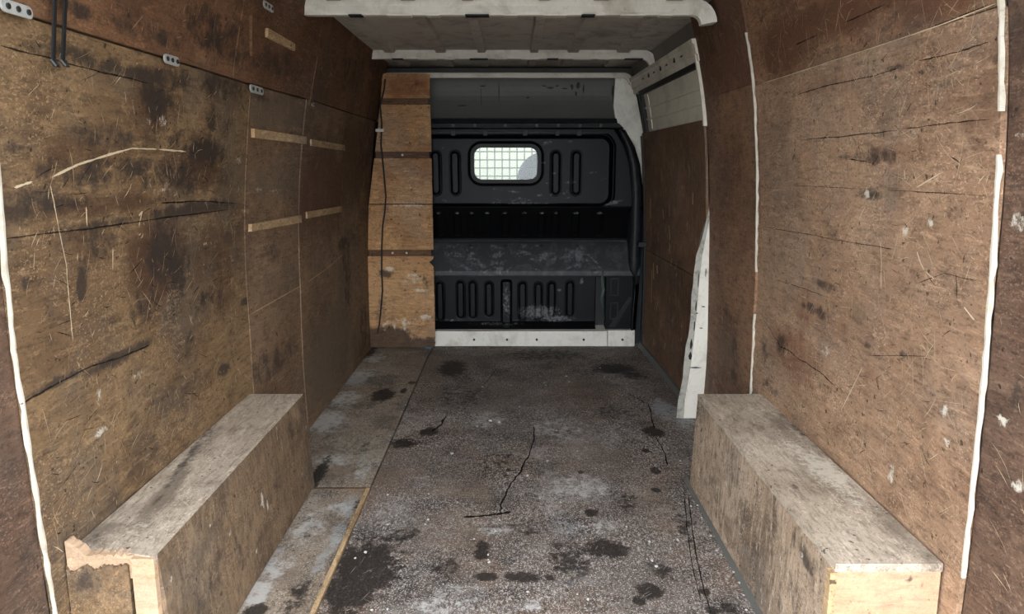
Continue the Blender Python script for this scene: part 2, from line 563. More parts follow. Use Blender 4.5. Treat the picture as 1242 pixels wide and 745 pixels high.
def fspots(lst):
    out = []
    for (u, v, hu, hv, st) in lst:
        p = on_z(u, v); a = on_z(u - hu, v); b = on_z(u + hu, v); c = on_z(u, v - hv); d = on_z(u, v + hv)
        out.append((p[0], p[1], max(0.008, abs(b[0] - a[0]) / 2), max(0.008, abs(c[1] - d[1]) / 2), 0, st))
    return out


def floor_board(x0, x1, y0, y1, z, th, mat, attrs, step=0.008, poly=None):
    nx = max(2, int((x1 - x0) / step) + 1); ny = max(2, int((y1 - y0) / step) + 1)
    X, Y = np.meshgrid(np.linspace(x0, x1, nx), np.linspace(y0, y1, ny))
    Zt = z + 0.0015 * np.sin(X * 9 + Y * 4) * np.sin(Y * 3.3)
    n = nx * ny
    V = np.concatenate([np.stack([X, Y, Zt], -1).reshape(-1, 3), np.stack([X, Y, Zt * 0 + z - th], -1).reshape(-1, 3)])
    idx = np.arange(n).reshape(ny, nx)
    A = np.stack([idx[:-1, :-1], idx[:-1, 1:], idx[1:, 1:], idx[1:, :-1]], -1).reshape(-1, 4)
    def rim(r): return np.array([(a + n, b + n, b, a) for a, b in zip(r[:-1], r[1:])])
    rr = np.concatenate([rim(idx[0]), rim(idx[-1][::-1]), rim(idx[:, 0][::-1]), rim(idx[:, -1])])
    me = bpy.data.meshes.new('floor_board')
    me.from_pydata(V.tolist(), [], np.concatenate([A, A[:, ::-1] + n, rr]).tolist())
    for k, sp in attrs.items(): put_attr(me, k, field(V[:, 0], V[:, 1], sp))
    return link('floor_board', me, mat, floor)


dark_floor = fspots([
    (549, 447, 16, 9, 1), (487, 538, 20, 6, .75), (520, 524, 11, 5, 1), (735, 666, 24, 11, 1.05), (787, 717, 15, 9, 1.1), (775, 730, 8, 6, .9),
    (590, 700, 14, 5, 1), (632, 700, 26, 6, .9), (667, 701, 8, 4, .8), (440, 690, 45, 38, .85), (425, 720, 28, 25, 1), (716, 622, 9, 4, 1), (705, 573, 4, 2, .9),
    (795, 571, 7, 4, 1), (795, 595, 6, 3, .9), (793, 524, 11, 6, 1.1), (784, 547, 5, 2.5, .9), (855, 718, 6, 5, 1), (863, 741, 7, 6, 1),
    (745, 447, 26, 6, .9), (770, 455, 18, 5, .6), (590, 418, 60, 5, .6), (660, 430, 60, 8, .5), (560, 480, 40, 20, .35), (690, 680, 30, 30, .5), (585, 668, 12, 12, .7),
    (800, 690, 14, 12, .55), (640, 640, 40, 14, .35), (885, 738, 12, 10, .7), (540, 690, 20, 20, .45), (610, 560, 50, 25, .3), (760, 610, 20, 18, .4), (830, 640, 12, 25, .45),
    (490, 650, 25, 12, .5), (745, 500, 30, 12, .35)])
floor_board(-0.523, 0.90, Y_REAR, 4.95, 0.0, 0.018, M['floor'], {
    'dark': dark_floor,
    'brown': fspots([(540, 440, 40, 14, .7), (640, 425, 90, 9, .7), (480, 560, 40, 40, .6), (730, 560, 60, 25, .55), (545, 640, 60, 30, .6), (800, 620, 40, 40, .6), (630, 480, 80, 22, .45), (560, 590, 50, 20, .6), (690, 470, 60, 14, .5)]),
    'pale': fspots([(590, 510, 26, 12, .45), (680, 520, 40, 18, .4), (640, 735, 20, 8, .5), (600, 640, 30, 12, .4), (700, 590, 40, 20, .45), (530, 735, 40, 12, .45), (560, 720, 40, 12, .4), (735, 640, 20, 10, .45)]),
    'blue': fspots([(803, 496, 13, 12, .85), (826, 505, 12, 16, .7), (690, 640, 30, 16, .4), (845, 545, 10, 18, .5), (700, 700, 30, 18, .35), (850, 600, 8, 30, .5)])})
b = floor_board(-0.925, -0.529, 2.588, 4.74, 0.004, 0.018, M['floor_board'], {
    'dark': fspots([(465, 480, 13, 7, 1.1), (490, 475, 4, 3, 1), (500, 465, 5, 2, .8), (475, 414, 40, 6, 1.1), (384, 580, 8, 30, .8), (448, 428, 8, 6, .8), (440, 545, 8, 12, .3)]),
    'brown': fspots([(411, 573, 20, 14, 1), (500, 440, 25, 12, .8), (470, 505, 22, 12, .5), (395, 550, 18, 10, .8), (430, 490, 12, 8, .6), (490, 425, 25, 6, .6)]),
    'pale': fspots([(395, 512, 24, 13, .9), (420, 485, 18, 10, .7), (440, 455, 16, 8, .7), (400, 560, 28, 8, .6), (440, 575, 10, 12, .6), (455, 435, 12, 6, .7)]),
    'blue': fspots([(432, 462, 12, 6, .9), (440, 560, 6, 10, .5), (385, 595, 10, 4, .6)])})
tag(b, 'pale worn floor board running along the left wall')
b = floor_board(-0.80, -0.541, Y_REAR, 2.572, 0.0, 0.018, M['floor_board'], {
    'dark': fspots([(310, 742, 14, 10, 1), (360, 725, 16, 26, .5), (432, 612, 3, 8, .6), (372, 650, 10, 8, .3)]),
    'brown': fspots([(345, 700, 25, 14, .8), (395, 640, 18, 20, .6), (370, 735, 16, 12, .7), (400, 610, 20, 8, .4)]),
    'pale': fspots([(375, 640, 20, 20, .6), (335, 690, 20, 18, .6), (410, 615, 16, 10, .6), (310, 720, 18, 18, .8)]),
    'blue': fspots([(425, 613, 10, 14, .75), (408, 650, 10, 20, .7), (330, 680, 10, 20, .5), (390, 680, 8, 20, .6)])})
tag(b, 'bluish grey floor board beside the left wheel box')
e = MB().box(-0.540, -0.5265, Y_REAR, 2.575, -0.016, 0.006).build('edge_strip', M['batten'], floor)
tag(e, 'pale wooden edging strip')
e = MB().box(-0.745, -0.5265, 2.5735, 2.5865, -0.016, 0.003).build('joint_strip', M['ply_dark'], floor)
e = MB().add([(0.648, Y_REAR, 0.0), (0.684, Y_REAR, 0.0), (0.684, 2.66, 0.0), (0.655, 2.66, 0.0), (0.664, Y_REAR, 0.016), (0.684, Y_REAR, 0.020), (0.684, 2.66, 0.020), (0.668, 2.66, 0.016)],
             [(0, 4, 7, 3), (4, 5, 6, 7), (0, 1, 5, 4), (3, 7, 6, 2)]).build('metal_lip', M['grey_panel'], floor)
tag(e, 'blue-grey metal lip at the foot of the right wheel box')


def fribbons(name, paths, mat, z=0.0022):
    vs, fs, ed = [], [], []
    for pts, w in paths:
        n = len(pts); base = len(vs)
        for i, (x, y) in enumerate(pts):
            a = pts[max(0, i - 1)]; c = pts[min(n - 1, i + 1)]
            dx, dy = c[0] - a[0], c[1] - a[1]; L = math.hypot(dx, dy) or 1
            ww = w * (0.4 if i in (0, n - 1) else random.uniform(0.6, 1.4)) / 2
            for s in (-1, 0, 1):
                vs.append((x - s * dy / L * ww, y + s * dx / L * ww, z)); ed.append(0.0 if s else 1.0)
        for i in range(n - 1):
            for k in (0, 1):
                q = base + 3 * i + k
                fs.append((q + 1, q, q + 3, q + 4))
    me = bpy.data.meshes.new(name); me.from_pydata(vs, [], fs)
    put_attr(me, 'edge', ed)
    o = link(name, me, mat, floor); o['kind'] = 'stuff'; return o


def fpath(pts, w, sub=5, jit=0.004):
    q = [on_z(u, v)[:2] for u, v in pts]; out = []
    for a, c in zip(q[:-1], q[1:]):
        for i in range(sub):
            s = i / sub; out.append((a[0] + (c[0] - a[0]) * s + random.uniform(-jit, jit), a[1] + (c[1] - a[1]) * s + random.uniform(-jit, jit)))
    out.append(tuple(q[-1])); return (out, w)


fribbons('floor_crack', [
    fpath([(647, 517), (649, 532), (641, 552), (632, 572), (618, 590), (612, 602), (606, 622)], 0.006),
    fpath([(562, 628), (585, 627), (606, 624), (620, 622)], 0.014, jit=0.002),
    fpath([(541, 505), (534, 517), (524, 524)], 0.009),
    fpath([(786, 490), (790, 505), (794, 520)], 0.006), fpath([(796, 530), (806, 550), (810, 565)], 0.005),
    fpath([(835, 600), (838, 630), (845, 680), (855, 720), (862, 745)], 0.004, jit=0.001), fpath([(830, 602), (833, 640), (840, 690), (850, 730)], 0.003, jit=0.001),
    fpath([(560, 500), (585, 470), (605, 445)], 0.003), fpath([(762, 478), (775, 485), (785, 490)], 0.006)], M['crack'])
rg = random.Random(5)
sc = []
for _ in range(900):
    y = 1.75 + 3.1 * rg.random() ** 1.3; x = rg.uniform(-0.5, 0.8 if y > 2.7 else 0.62)
    a = rg.gauss(1.2, 0.8); L = 0.008 + 0.05 * rg.random() ** 4
    sc.append(([(x, y), (x + math.cos(a) * L / 2, y + math.sin(a) * L / 2 + 0.001), (x + math.cos(a) * L, y + math.sin(a) * L)], rg.uniform(0.0012, 0.003)))
fribbons('floor_scratches', sc, M['mark_grey'])

# ================================================================ LEFT WALL
def skin(name, side, y0, y1, parent=None):
    zs = np.linspace(-0.06, 1.86, 30)
    mb = MB()
    rings = []
    for y in (y0, y1):
        inn = [(float(wall_x(side, y, z)) + side * 0.030, y, z) for z in zs]
        out = [(float(wall_x(side, y, z)) + side * 0.075, y, z) for z in zs[::-1]]
        rings.append(inn + out)
    mb.loft(rings)
    return mb.build(name, M['steel_skin'], parent)


wl = skin('wall_left', -1, Y_REAR, 4.98)
tag(wl, 'left side of the van lined with stained brown plywood sheets', 'wall', kind='structure')
LD = wspots(-1, [
    (150, 85, 40, 10, .75), (85, 62, 20, 8, .6), (215, 95, 16, 14, .6), (190, 120, 18, 24, .8), (270, 105, 26, 16, .6), (262, 150, 20, 18, .5), (248, 185, 26, 14, .8),
    (130, 165, 40, 14, .5), (110, 215, 40, 14, .55), (240, 253, 44, 9, .95), (80, 247, 50, 10, .6), (140, 270, 60, 5, .6), (195, 305, 18, 40, .72), (215, 330, 16, 40, .6), (180, 370, 20, 20, .4),
    (147, 432, 40, 7, 1.1), (70, 463, 40, 5, .9), (98, 350, 6, 16, 1), (100, 330, 8, 20, .6), (30, 345, 6, 8, .9), (271, 448, 7, 6, 1.1), (298, 365, 7, 4, 1.1), (35, 250, 30, 30, .4),
    (255, 365, 22, 22, .4), (120, 300, 25, 20, .4), (60, 400, 20, 30, .3), (20, 180, 20, 8, .4), (235, 420, 22, 22, .35), (215, 60, 8, 8, .5), (165, 200, 12, 12, .5)])
LD = [(a_, b_, c_, d_, e_, f_ * 1.25) for a_, b_, c_, d_, e_, f_ in LD]
LD += wspots(-1, [(120, 75, 60, 10, .8), (180, 92, 30, 10, .9), (60, 62, 30, 6, .6), (140, 205, 60, 16, .6), (75, 205, 40, 14, .5), (215, 215, 40, 24, .55), (200, 170, 30, 16, .5), (40, 240, 40, 14, .6)])
LR = wspots(-1, [(190, 320, 40, 60, .9), (190, 130, 30, 40, .8), (240, 200, 40, 40, .8), (110, 300, 40, 40, .6), (100, 190, 60, 30, .7), (260, 330, 30, 60, .6), (60, 440, 40, 30, .4), (270, 100, 30, 40, .6), (120, 250, 100, 14, .8)])
LG = wspots(-1, [(270, 90, 30, 30, .9), (230, 340, 25, 40, .6), (275, 150, 20, 50, .7), (280, 230, 20, 40, .6), (240, 380, 40, 20, .6), (150, 100, 60, 20, .5), (170, 470, 60, 30, .3)])
LP = wspots(-1, [(123, 525, 9, 5, .8), (197, 146, 5, 7, .6), (180, 148, 4, 5, .6), (120, 480, 4, 14, .5), (196, 232, 20, 3, .4), (290, 195, 5, 5, .5), (170, 455, 10, 6, .5), (255, 295, 16, 4, .4)])
Z_SEAM = 1.448
LEFT_EDGE = lambda z: np.interp(z, [0.3, 1.06, 1.45], [1.412, 1.376, 1.345])
P_NEARL = panel('plywood_panel', -1, Y_REAR, 1.412, 0.0, Z_SEAM, -0.013, M['ply_dark'], wl, {}, label='dark narrow plywood strip nearest the rear doors')
P_L = panel('plywood_panel', -1, 1.414, 2.628, 0.0, Z_SEAM, 0.0, M['ply_left'], wl, {'dark': LD, 'red': LR, 'grey': LG, 'pale': LP}, yedge=LEFT_EDGE, label='large golden brown plywood sheet with dark smears')
P_LM = panel('plywood_panel', -1, 2.631, 3.196, 0.0, Z_SEAM, 0.002, M['ply_left_far'], wl, {
    'grey': wspots(-1, [(335, 135, 40, 22, 1), (335, 215, 40, 30, .6), (345, 340, 30, 30, .5)]), 'dark': wspots(-1, [(320, 120, 20, 5, .5), (330, 300, 12, 20, .4), (330, 440, 40, 20, .45)]),
    'pale': wspots(-1, [(315, 230, 6, 4, .5), (335, 232, 10, 3, .4)])})
P_LF = panel('plywood_panel', -1, 3.198, 4.775, 0.0, Z_SEAM, 0.006, M['ply_left_far'], wl, {
    'red': wspots(-1, [(390, 230, 40, 60, .9), (430, 200, 20, 60, .9)]), 'dark': wspots(-1, [(420, 330, 6, 60, .5), (415, 295, 6, 8, .9), (440, 400, 8, 40, .5), (440, 200, 10, 60, .45)]),
    'grey': wspots(-1, [(400, 430, 40, 60, .8), (415, 330, 16, 60, .5)])})
UD = wspots(-1, [(180, 40, 60, 14, .5), (260, 40, 50, 30, .5), (90, 12, 50, 10, .5), (340, 80, 30, 20, .6), (290, 70, 30, 14, .5)])
P_LU = panel('plywood_panel', -1, Y_REAR, 2.44, Z_SEAM + .004, 1.86, 0.008, M['ply_left_top'], wl, {'dark': UD, 'red': UD}, label='reddish brown upper plywood strip above the seam')
P_LU2 = panel('plywood_panel', -1, 2.444, 3.196, Z_SEAM + .004, 1.86, 0.010, M['ply_left_top'], wl, {'dark': UD})
P_LU3 = panel('plywood_panel', -1, 3.20, 4.775, Z_SEAM + .004, 1.86, 0.010, M['ply_left_top'], wl, {'dark': wspots(-1, [(420, 90, 20, 30, .5), (450, 130, 10, 40, .5)])})


def edge_strip(side, y, z0, z1, off, w, parent, name='white_edge', gaps=(), dep=0.004, ye=None):
    """painted edge of a lining sheet facing the rear doors"""
    mb = MB()
    zs = np.linspace(z0, z1, 60)
    segs, cur = [], []
    for z in zs:
        if any(a < z < b_ for a, b_ in gaps):
            if len(cur) > 1: segs.append(cur)
            cur = []
        else: cur.append(z)
    if len(cur) > 1: segs.append(cur)
    rg2 = random.Random(int(y * 1000))
    for sg in segs:
        rings = []
        for z in sg:
            yc = y if ye is None else ye(z)
            x = float(wall_x(side, yc, z)); j = rg2.uniform(-0.0012, 0.0012); j2 = rg2.uniform(-.0022, .0022)
            xi = x - side * (off + 0.0035 + j); xo = xi + side * (w + j2)
            rings.append([(xi, yc - dep, z), (xo, yc - dep, z), (xo, yc + 0.002, z), (xi, yc + 0.001 + j2 * .5, z)])
        mb.loft(rings)
    o = mb.build(name, M['white_edge'], parent)
    o['label'] = 'white painted sheet edge'
    return o


edge_strip(-1, 1.409, 0.0, 1.44, 0.0, 0.0085, wl, ye=LEFT_EDGE)

# battens let into the left lining
def batten(quad, side, parent, mat, off=0.004, th=0.02, name='wood_batten'):
    q = [on_wall(u, v, side) for u, v in quad]
    n = 8
    mb = MB(); rings = []
    for i in range(n + 1):
        s = i / n
        lo = [q[0][k] + (q[1][k] - q[0][k]) * s for k in (0, 1)]; hi = [q[3][k] + (q[2][k] - q[3][k]) * s for k in (0, 1)]
        xi = [float(wall_x(side, *p)) - side * off for p in (lo, hi)]
        rings.append([(xi[0], *lo), (xi[1], *hi), (xi[1] + side * th, *hi), (xi[0] + side * th, *lo)])
    mb.loft(rings)
    return mb.build(name, mat, parent)


for q in ([(304, 167), (368, 175), (368, 166), (304, 156)], [(374, 177), (415, 183), (415, 176), (374, 169)],
          [(301, 281), (362, 270), (362, 261), (301, 272)], [(369, 265), (412, 257), (412, 250), (369, 257)]):
    batten(q, -1, wl, M['batten'], 0.014)
bt = batten([(319, 45), (352, 62), (352, 53), (319, 34)], -1, wl, M['batten'], 0.018)
bt = batten([(353, 62), (378, 76), (378, 67), (353, 54)], -1, wl, M['ply_left_top'], 0.018)
for q in ([(386, 88), (390, 90), (390, 72), (386, 70)], [(300, 68), (303, 68), (303, 20), (300, 18)], [(371, 128), (374, 128), (384, 70), (381, 68)], [(398, 92), (420, 106), (420, 102), (398, 88)]):
    batten(q, -1, wl, M['batten_dark'], 0.016, name='thin_batten')

# steel joining plates on the seam
def plate(u, v, L=0.10, h=0.024, tilt=0):
    y, z = on_wall(u, v, -1)
    x = float(wall_x(-1, y, z)) + 0.013
    mb = MB(); n = 8
    pts = []
    for sgn, base in ((1, 0), (-1, math.pi)):
        for k in range(n + 1):
            a = -math.pi / 2 + math.pi * k / n
            pts.append((y + sgn * (L / 2 - h / 2) + sgn * math.cos(a) * h / 2, z + sgn * math.sin(a) * h / 2 + 0))
    mb.prism_x(pts, x, x + 0.004)
    o = mb.build('joining_plate', M['galvanised'], wl)
    o['label'] = 'galvanised joining plate with screws'
    for dy in (-0.32, 0.0, 0.34):
        s = MB(); cx = []
        for k in range(8):
            a = 2 * math.pi * k / 8; cx.append((y + dy * L + math.cos(a) * h * .24, z + math.sin(a) * h * .24))
        s.prism_x(cx, x + 0.0035, x + 0.007)
        s.build('screw', M['bolt'], o)


plate(10, 11, 0.085, 0.022); plate(201, 73, 0.085, 0.024); plate(306, 109, 0.13, 0.026); plate(320, 8, 0.10, 0.024); plate(375, 127, 0.05, 0.012)

ribbons('pale_scratch', -1, [
    wpath(-1, [(17, 228), (42, 220)], 0.009), wpath(-1, [(64, 215), (95, 200), (135, 187), (160, 180), (190, 181)], 0.0065), wpath(-1, [(190, 181), (224, 184)], 0.006),
    wpath(-1, [(62, 225), (66, 245), (72, 280), (80, 320), (84, 370), (88, 415)], 0.004, jit=.0008), wpath(-1, [(105, 250), (106, 275)], 0.006),
    wpath(-1, [(137, 300), (137, 330)], 0.005), wpath(-1, [(168, 262), (172, 256), (168, 275)], 0.006)], M['mark_pale'], P_L, 0.0)
ribbons('dark_crack', -1, [
    wpath(-1, [(2, 290), (60, 283), (120, 276), (200, 264), (278, 254)], 0.006, jit=.0008), wpath(-1, [(0, 55), (60, 70), (110, 84), (185, 102)], 0.006, jit=.0008),
    wpath(-1, [(20, 492), (60, 470), (107, 446), (150, 433), (184, 418)], 0.008, jit=.0012), wpath(-1, [(190, 247), (240, 244), (290, 247)], 0.007, jit=.0012)], M['mark_dark'], P_L, 0.0)
ribbons('scratches', -1, rand_scratches(520, 1.42, 2.62, 0.36, 1.43, 0.012, 0.10, 0.0022, 75, 65, 3), M['mark_tan'], P_L, 0.0)
ribbons('pale_nicks', -1, rand_scratches(170, 1.42, 2.62, 0.36, 1.43, 0.008, 0.06, 0.0028, 80, 60, 4), M['mark_pale'], P_L, 0.0)
ribbons('dark_nicks', -1, rand_scratches(240, 1.42, 2.62, 0.36, 1.43, 0.01, 0.10, 0.0035, 5, 40, 5), M['mark_dark'], P_L, 0.0)
ribbons('scratches', -1, rand_scratches(160, 2.64, 3.19, 0.05, 1.43, 0.015, 0.09, 0.0030, 80, 50, 6) + [wpath(-1, [(301, 382), (330, 366), (366, 346)], 0.008)], M['mark_tan'], P_LM, 0.002)
ribbons('scratches', -1, rand_scratches(140, 3.21, 4.7, 0.03, 1.42, 0.02, 0.12, 0.0035, 80, 50, 8) + [wpath(-1, [(369, 344), (395, 325), (416, 308)], 0.010)], M['mark_tan'], P_LF, 0.006)
ribbons('scratches', -1, rand_scratches(200, 0.9, 2.43, 1.46, 1.80, 0.015, 0.08, 0.0025, 70, 60, 9), M['mark_tan'], P_LU, 0.008)

# ================================================================ RIGHT WALL
wr = skin('wall_right', 1, Y_REAR, 3.33)
tag(wr, 'right side of the van lined with scratched tan plywood sheets', 'wall', kind='structure')
RD = wspots(1, [(1085, 82, 10, 5, 1), (1060, 190, 26, 12, .55), (1055, 235, 14, 8, .6), (1158, 258, 12, 14, .5), (990, 378, 16, 8, .7), (1010, 350, 40, 6, .4), (1000, 470, 10, 8, .6), (950, 420, 8, 14, .6),
                (1120, 545, 10, 8, .6), (1035, 190, 20, 4, .6), (965, 190, 8, 6, .5), (1045, 415, 25, 4, .5), (1160, 360, 6, 14, .4), (1095, 430, 6, 6, .7), (1085, 20, 6, 10, .6), (1010, 285, 8, 5, .7), (930, 425, 6, 20, .5), (935, 470, 14, 6, .5)])
RRd = wspots(1, [(1010, 20, 120, 30, .9), (950, 60, 40, 40, .8), (1150, 0, 60, 20, .8), (1000, 100, 40, 20, .5), (985, 380, 60, 30, .5), (960, 430, 30, 40, .7), (1060, 470, 40, 30, .4), (1060, 190, 50, 20, .4)])
RP = wspots(1, [(1127, 270, 5, 5, .9), (1097, 282, 5, 4, .9), (1146, 498, 5, 8, .9), (1148, 536, 5, 3, .8), (1080, 575, 5, 14, .6), (1052, 235, 4, 6, .8), (1040, 165, 30, 10, .25), (1100, 160, 30, 20, .25), (1000, 425, 6, 10, .5)])
RG = wspots(1, [(1060, 60, 20, 8, .4), (1070, 240, 30, 20, .4), (1040, 380, 40, 16, .4), (1000, 590, 50, 40, .4)])
P_RN = panel('plywood_panel', 1, Y_REAR, 1.376, 0.0, 1.86, -0.013, M['ply_dark'], wr, {'pale': wspots(1, [(1210, 510, 8, 6, .9), (1228, 590, 8, 8, .8), (1225, 270, 10, 12, .6), (1232, 160, 12, 4, .7)]), 'dark': wspots(1, [(1230, 480, 14, 30, .4), (1235, 250, 10, 30, .5)])}, label='dark reddish plywood strip nearest the rear doors')
P_RT = panel('plywood_panel', 1, 1.378, 2.700, 1.4555, 1.86, 0.0, M['ply_right_top'], wr, {'dark': RD, 'red': RRd}, label='reddish brown upper plywood sheet above the tan one')
P_R = panel('plywood_panel', 1, 1.378, 2.700, 0.0, 1.4535, 0.0, M['ply_right'], wr, {'dark': RD, 'red': RRd, 'pale': RP, 'grey': RG}, label='large tan plywood sheet covered in scratches')
P_RFT = panel('plywood_panel', 1, 2.702, 3.345, 1.463, 1.86, 0.009, M['ply_right_far'], wr, {'red': [(3.0, 1.65, .5, .3, 0, .9)], 'dark': [(3.1, 1.7, .2, .1, 0, .4)]})
P_RF = panel('plywood_panel', 1, 2.702, 3.345, 0.0, 1.4615, 0.009, M['ply_right_far'], wr, {'dark': wspots(1, [(895, 420, 6, 30, .5), (893, 455, 5, 10, .8), (870, 100, 10, 40, .4), (880, 380, 12, 12, .4)]), 'red': wspots(1, [(880, 60, 30, 60, .8), (890, 200, 20, 60, .5)]), 'grey': wspots(1, [(885, 430, 20, 40, .6)])}, label='dark brown plywood sheet next to the sliding door')
edge_strip(1, 1.373, 0.36, 1.86, 0.0, 0.009, wr, gaps=((1.21, 1.25),))
edge_strip(1, 2.698, 0.30, 1.63, 0.009, 0.007, wr, gaps=((1.0, 1.015), (0.66, 0.79)), dep=0.006)
ribbons('dark_crack', 1, [
    wpath(1, [(966, 115), (1000, 105), (1060, 92), (1090, 82)], 0.0039, jit=.0008), wpath(1, [(1110, 75), (1160, 63), (1201, 50)], 0.0046, jit=.0008),
    wpath(1, [(970, 170), (1020, 166), (1090, 158)], 0.0039, jit=.001), wpath(1, [(1095, 157), (1150, 149), (1204, 144)], 0.0032, jit=.001),
    wpath(1, [(960, 225), (1060, 230)], 0.0026, jit=.001), wpath(1, [(1070, 230), (1196, 238)], 0.0026, jit=.001), wpath(1, [(925, 275), (980, 284), (1020, 292), (1088, 303)], 0.0032, jit=.0008),
    wpath(1, [(1024, 28), (1075, 5)], 0.0052, jit=.0008), wpath(1, [(964, 55), (993, 42)], 0.0052), wpath(1, [(1120, 36), (1208, 2)], 0.0032), wpath(1, [(940, 339), (975, 350), (1008, 362)], 0.0032, jit=.0012),
    wpath(1, [(925, 385), (948, 420), (985, 445), (1012, 468)], 0.0052, jit=.003), wpath(1, [(1045, 431), (1135, 432)], 0.0032, jit=.0008), wpath(1, [(1160, 330), (1162, 365)], 0.0039),
    wpath(1, [(1110, 345), (1145, 332), (1190, 342)], 0.0026, jit=.0008), wpath(1, [(1030, 193), (1060, 198)], 0.0052, jit=.0012)], M['mark_dark'], P_R, 0.0)
ribbons('white_mark', 1, [
    wpath(1, [(1112, 305), (1116, 318), (1121, 328)], 0.005), wpath(1, [(1122, 329), (1134, 339)], 0.004), wpath(1, [(1170, 372), (1178, 382), (1184, 389)], 0.006),
    wpath(1, [(1096, 205), (1097, 218)], 0.006), wpath(1, [(1068, 290), (1069, 320), (1068, 352)], 0.006), wpath(1, [(1110, 228), (1143, 208)], 0.005), wpath(1, [(1042, 268), (1050, 250)], 0.005),
    wpath(1, [(1018, 500), (1035, 465), (1045, 445)], 0.004), wpath(1, [(922, 102), (980, 84), (1070, 54), (1140, 30), (1210, 3)], 0.003)], M['mark_pale'], P_R, 0.0)
ribbons('scratches', 1, rand_scratches(1000, 1.39, 2.69, 0.36, 1.75, 0.012, 0.12, 0.0018, 60, 90, 13), M['mark_pale'], P_R, 0.0)
ribbons('tan_scratches', 1, rand_scratches(700, 1.39, 2.69, 0.36, 1.80, 0.012, 0.10, 0.0024, 40, 90, 14), M['mark_tan'], P_R, 0.0)
ribbons('dark_nicks', 1, rand_scratches(320, 1.39, 2.69, 0.36, 1.80, 0.006, 0.07, 0.0030, 0, 50, 15), M['mark_dark'], P_R, 0.0)
ribbons('scratches', 1, rand_scratches(300, 2.71, 3.33, 0.3, 1.75, 0.02, 0.14, 0.0026, 75, 45, 16), M['mark_tan'], P_RF, 0.009)
ribbons('scratches', 1, rand_scratches(120, 0.9, 1.36, 0.1, 1.75, 0.015, 0.12, 0.0016, 30, 40, 17), M['mark_pale'], P_RN, -0.013)
ribbons('scratches', -1, rand_scratches(100, 0.9, 1.40, 0.1, 1.4, 0.015, 0.12, 0.0016, 30, 40, 18), M['mark_tan'], P_NEARL, -0.013)

# torn white pillar foot between the right lining and the sliding door
pil = empty('door_pillar', (0.80, 3.33, 0))
tag(pil, 'white painted pillar foot with torn edge beside the sliding door', 'pillar')
Lp = [(863.5, 240), (857, 275), (850, 310), (846, 345), (843, 385), (839, 420), (836, 445), (829, 485), (827, 514)]
Rp = [(865, 240), (866, 275), (865, 310), (864, 345), (860, 385), (856, 420), (853, 445), (848, 485), (845, 512)]
mb = MB(); rings = []
for i, ((u1, v1), (u2, v2)) in enumerate(zip(Lp, Rp)):
    a = on_y(u1, v1, 3.352); c = on_y(u2, v2, 3.352)
    z = a[2] if i < 8 else 0.003
    a[0] += 0
    rings.append([(a[0] + .002, 3.352, z), (c[0] + .05, 3.352, z), (c[0] + .05, 3.40, z), (a[0] + .03, 3.41, z)])
o = mb.loft(rings).build('pillar_face', M['white_paint'], pil)
mb = MB(); rings = []
rg = random.Random(4)
for i in range(25):
    s = i / 24 * 8; k = min(int(s), 7); f_ = s - k
    u1 = Lp[k][0] + (Lp[k + 1][0] - Lp[k][0]) * f_; v1 = Lp[k][1] + (Lp[k + 1][1] - Lp[k][1]) * f_
    a = on_y(u1, v1, 3.35); j = rg.uniform(0, .008)
    z = max(0.003, a[2])
    if i < 3: j = 0
    wdt = 0.001 + 0.018 * min(1, i / 10)
    rings.append([(a[0] - wdt - j, 3.350 + j, z), (a[0] + .006, 3.348, z), (a[0] + .02, 3.44, z), (a[0] + .006, 3.44, z)])
mb.loft(rings).build('torn_edge', M['torn_shaded_paint'], pil)['label'] = 'torn grimy edge with side shade in its colour'
for u, v, w_, h_ in ((838, 418, 1.6, 7), (837, 432, 2.0, 5), (842, 395, .8, 7), (847, 340, .7, 10), (844, 372, .8, 6), (843, 446, 8, .6), (853, 372, 2.5, .6), (850, 398, 2.5, .6), (856, 330, .5, 6), (845, 380, 2, .6)):
    c_ = on_y(u, v, 3.35); k_ = .0037
    rg9 = random.Random(int(u * v))
    pts = [(c_[0] + math.cos(a_) * w_ * k_ * rg9.uniform(.6, 1.2), c_[2] + math.sin(a_) * h_ * k_ * rg9.uniform(.6, 1.2)) for a_ in np.linspace(0, 2 * math.pi, 9)[:-1]]
    MB().prism_y(pts, 3.3465, 3.351).build('tear', M['black_rubber'], pil)

# ================================================================ SLIDING DOOR (right, far)
DOOR_Y0, DOOR_Y1 = 3.36, 4.74


def door_x(y, z):
    base = np.interp(y, [3.35, 4.78], [0.885, 0.852])
    return float(base - 0.905 + np.interp(z, _zz, _pr) + 0.004)


door = MB()
zs = np.linspace(0.02, 1.80, 24)
door.loft([[(door_x(y, z) + 0.03, y, z) for z in zs] + [(door_x(y, z) + 0.07, y, z) for z in zs[::-1]] for y in (3.34, 4.90)])
door = door.build('door_1', M['steel_skin'])
tag(door, 'sliding side door with plywood lining and cream metal top', 'door', kind='structure')


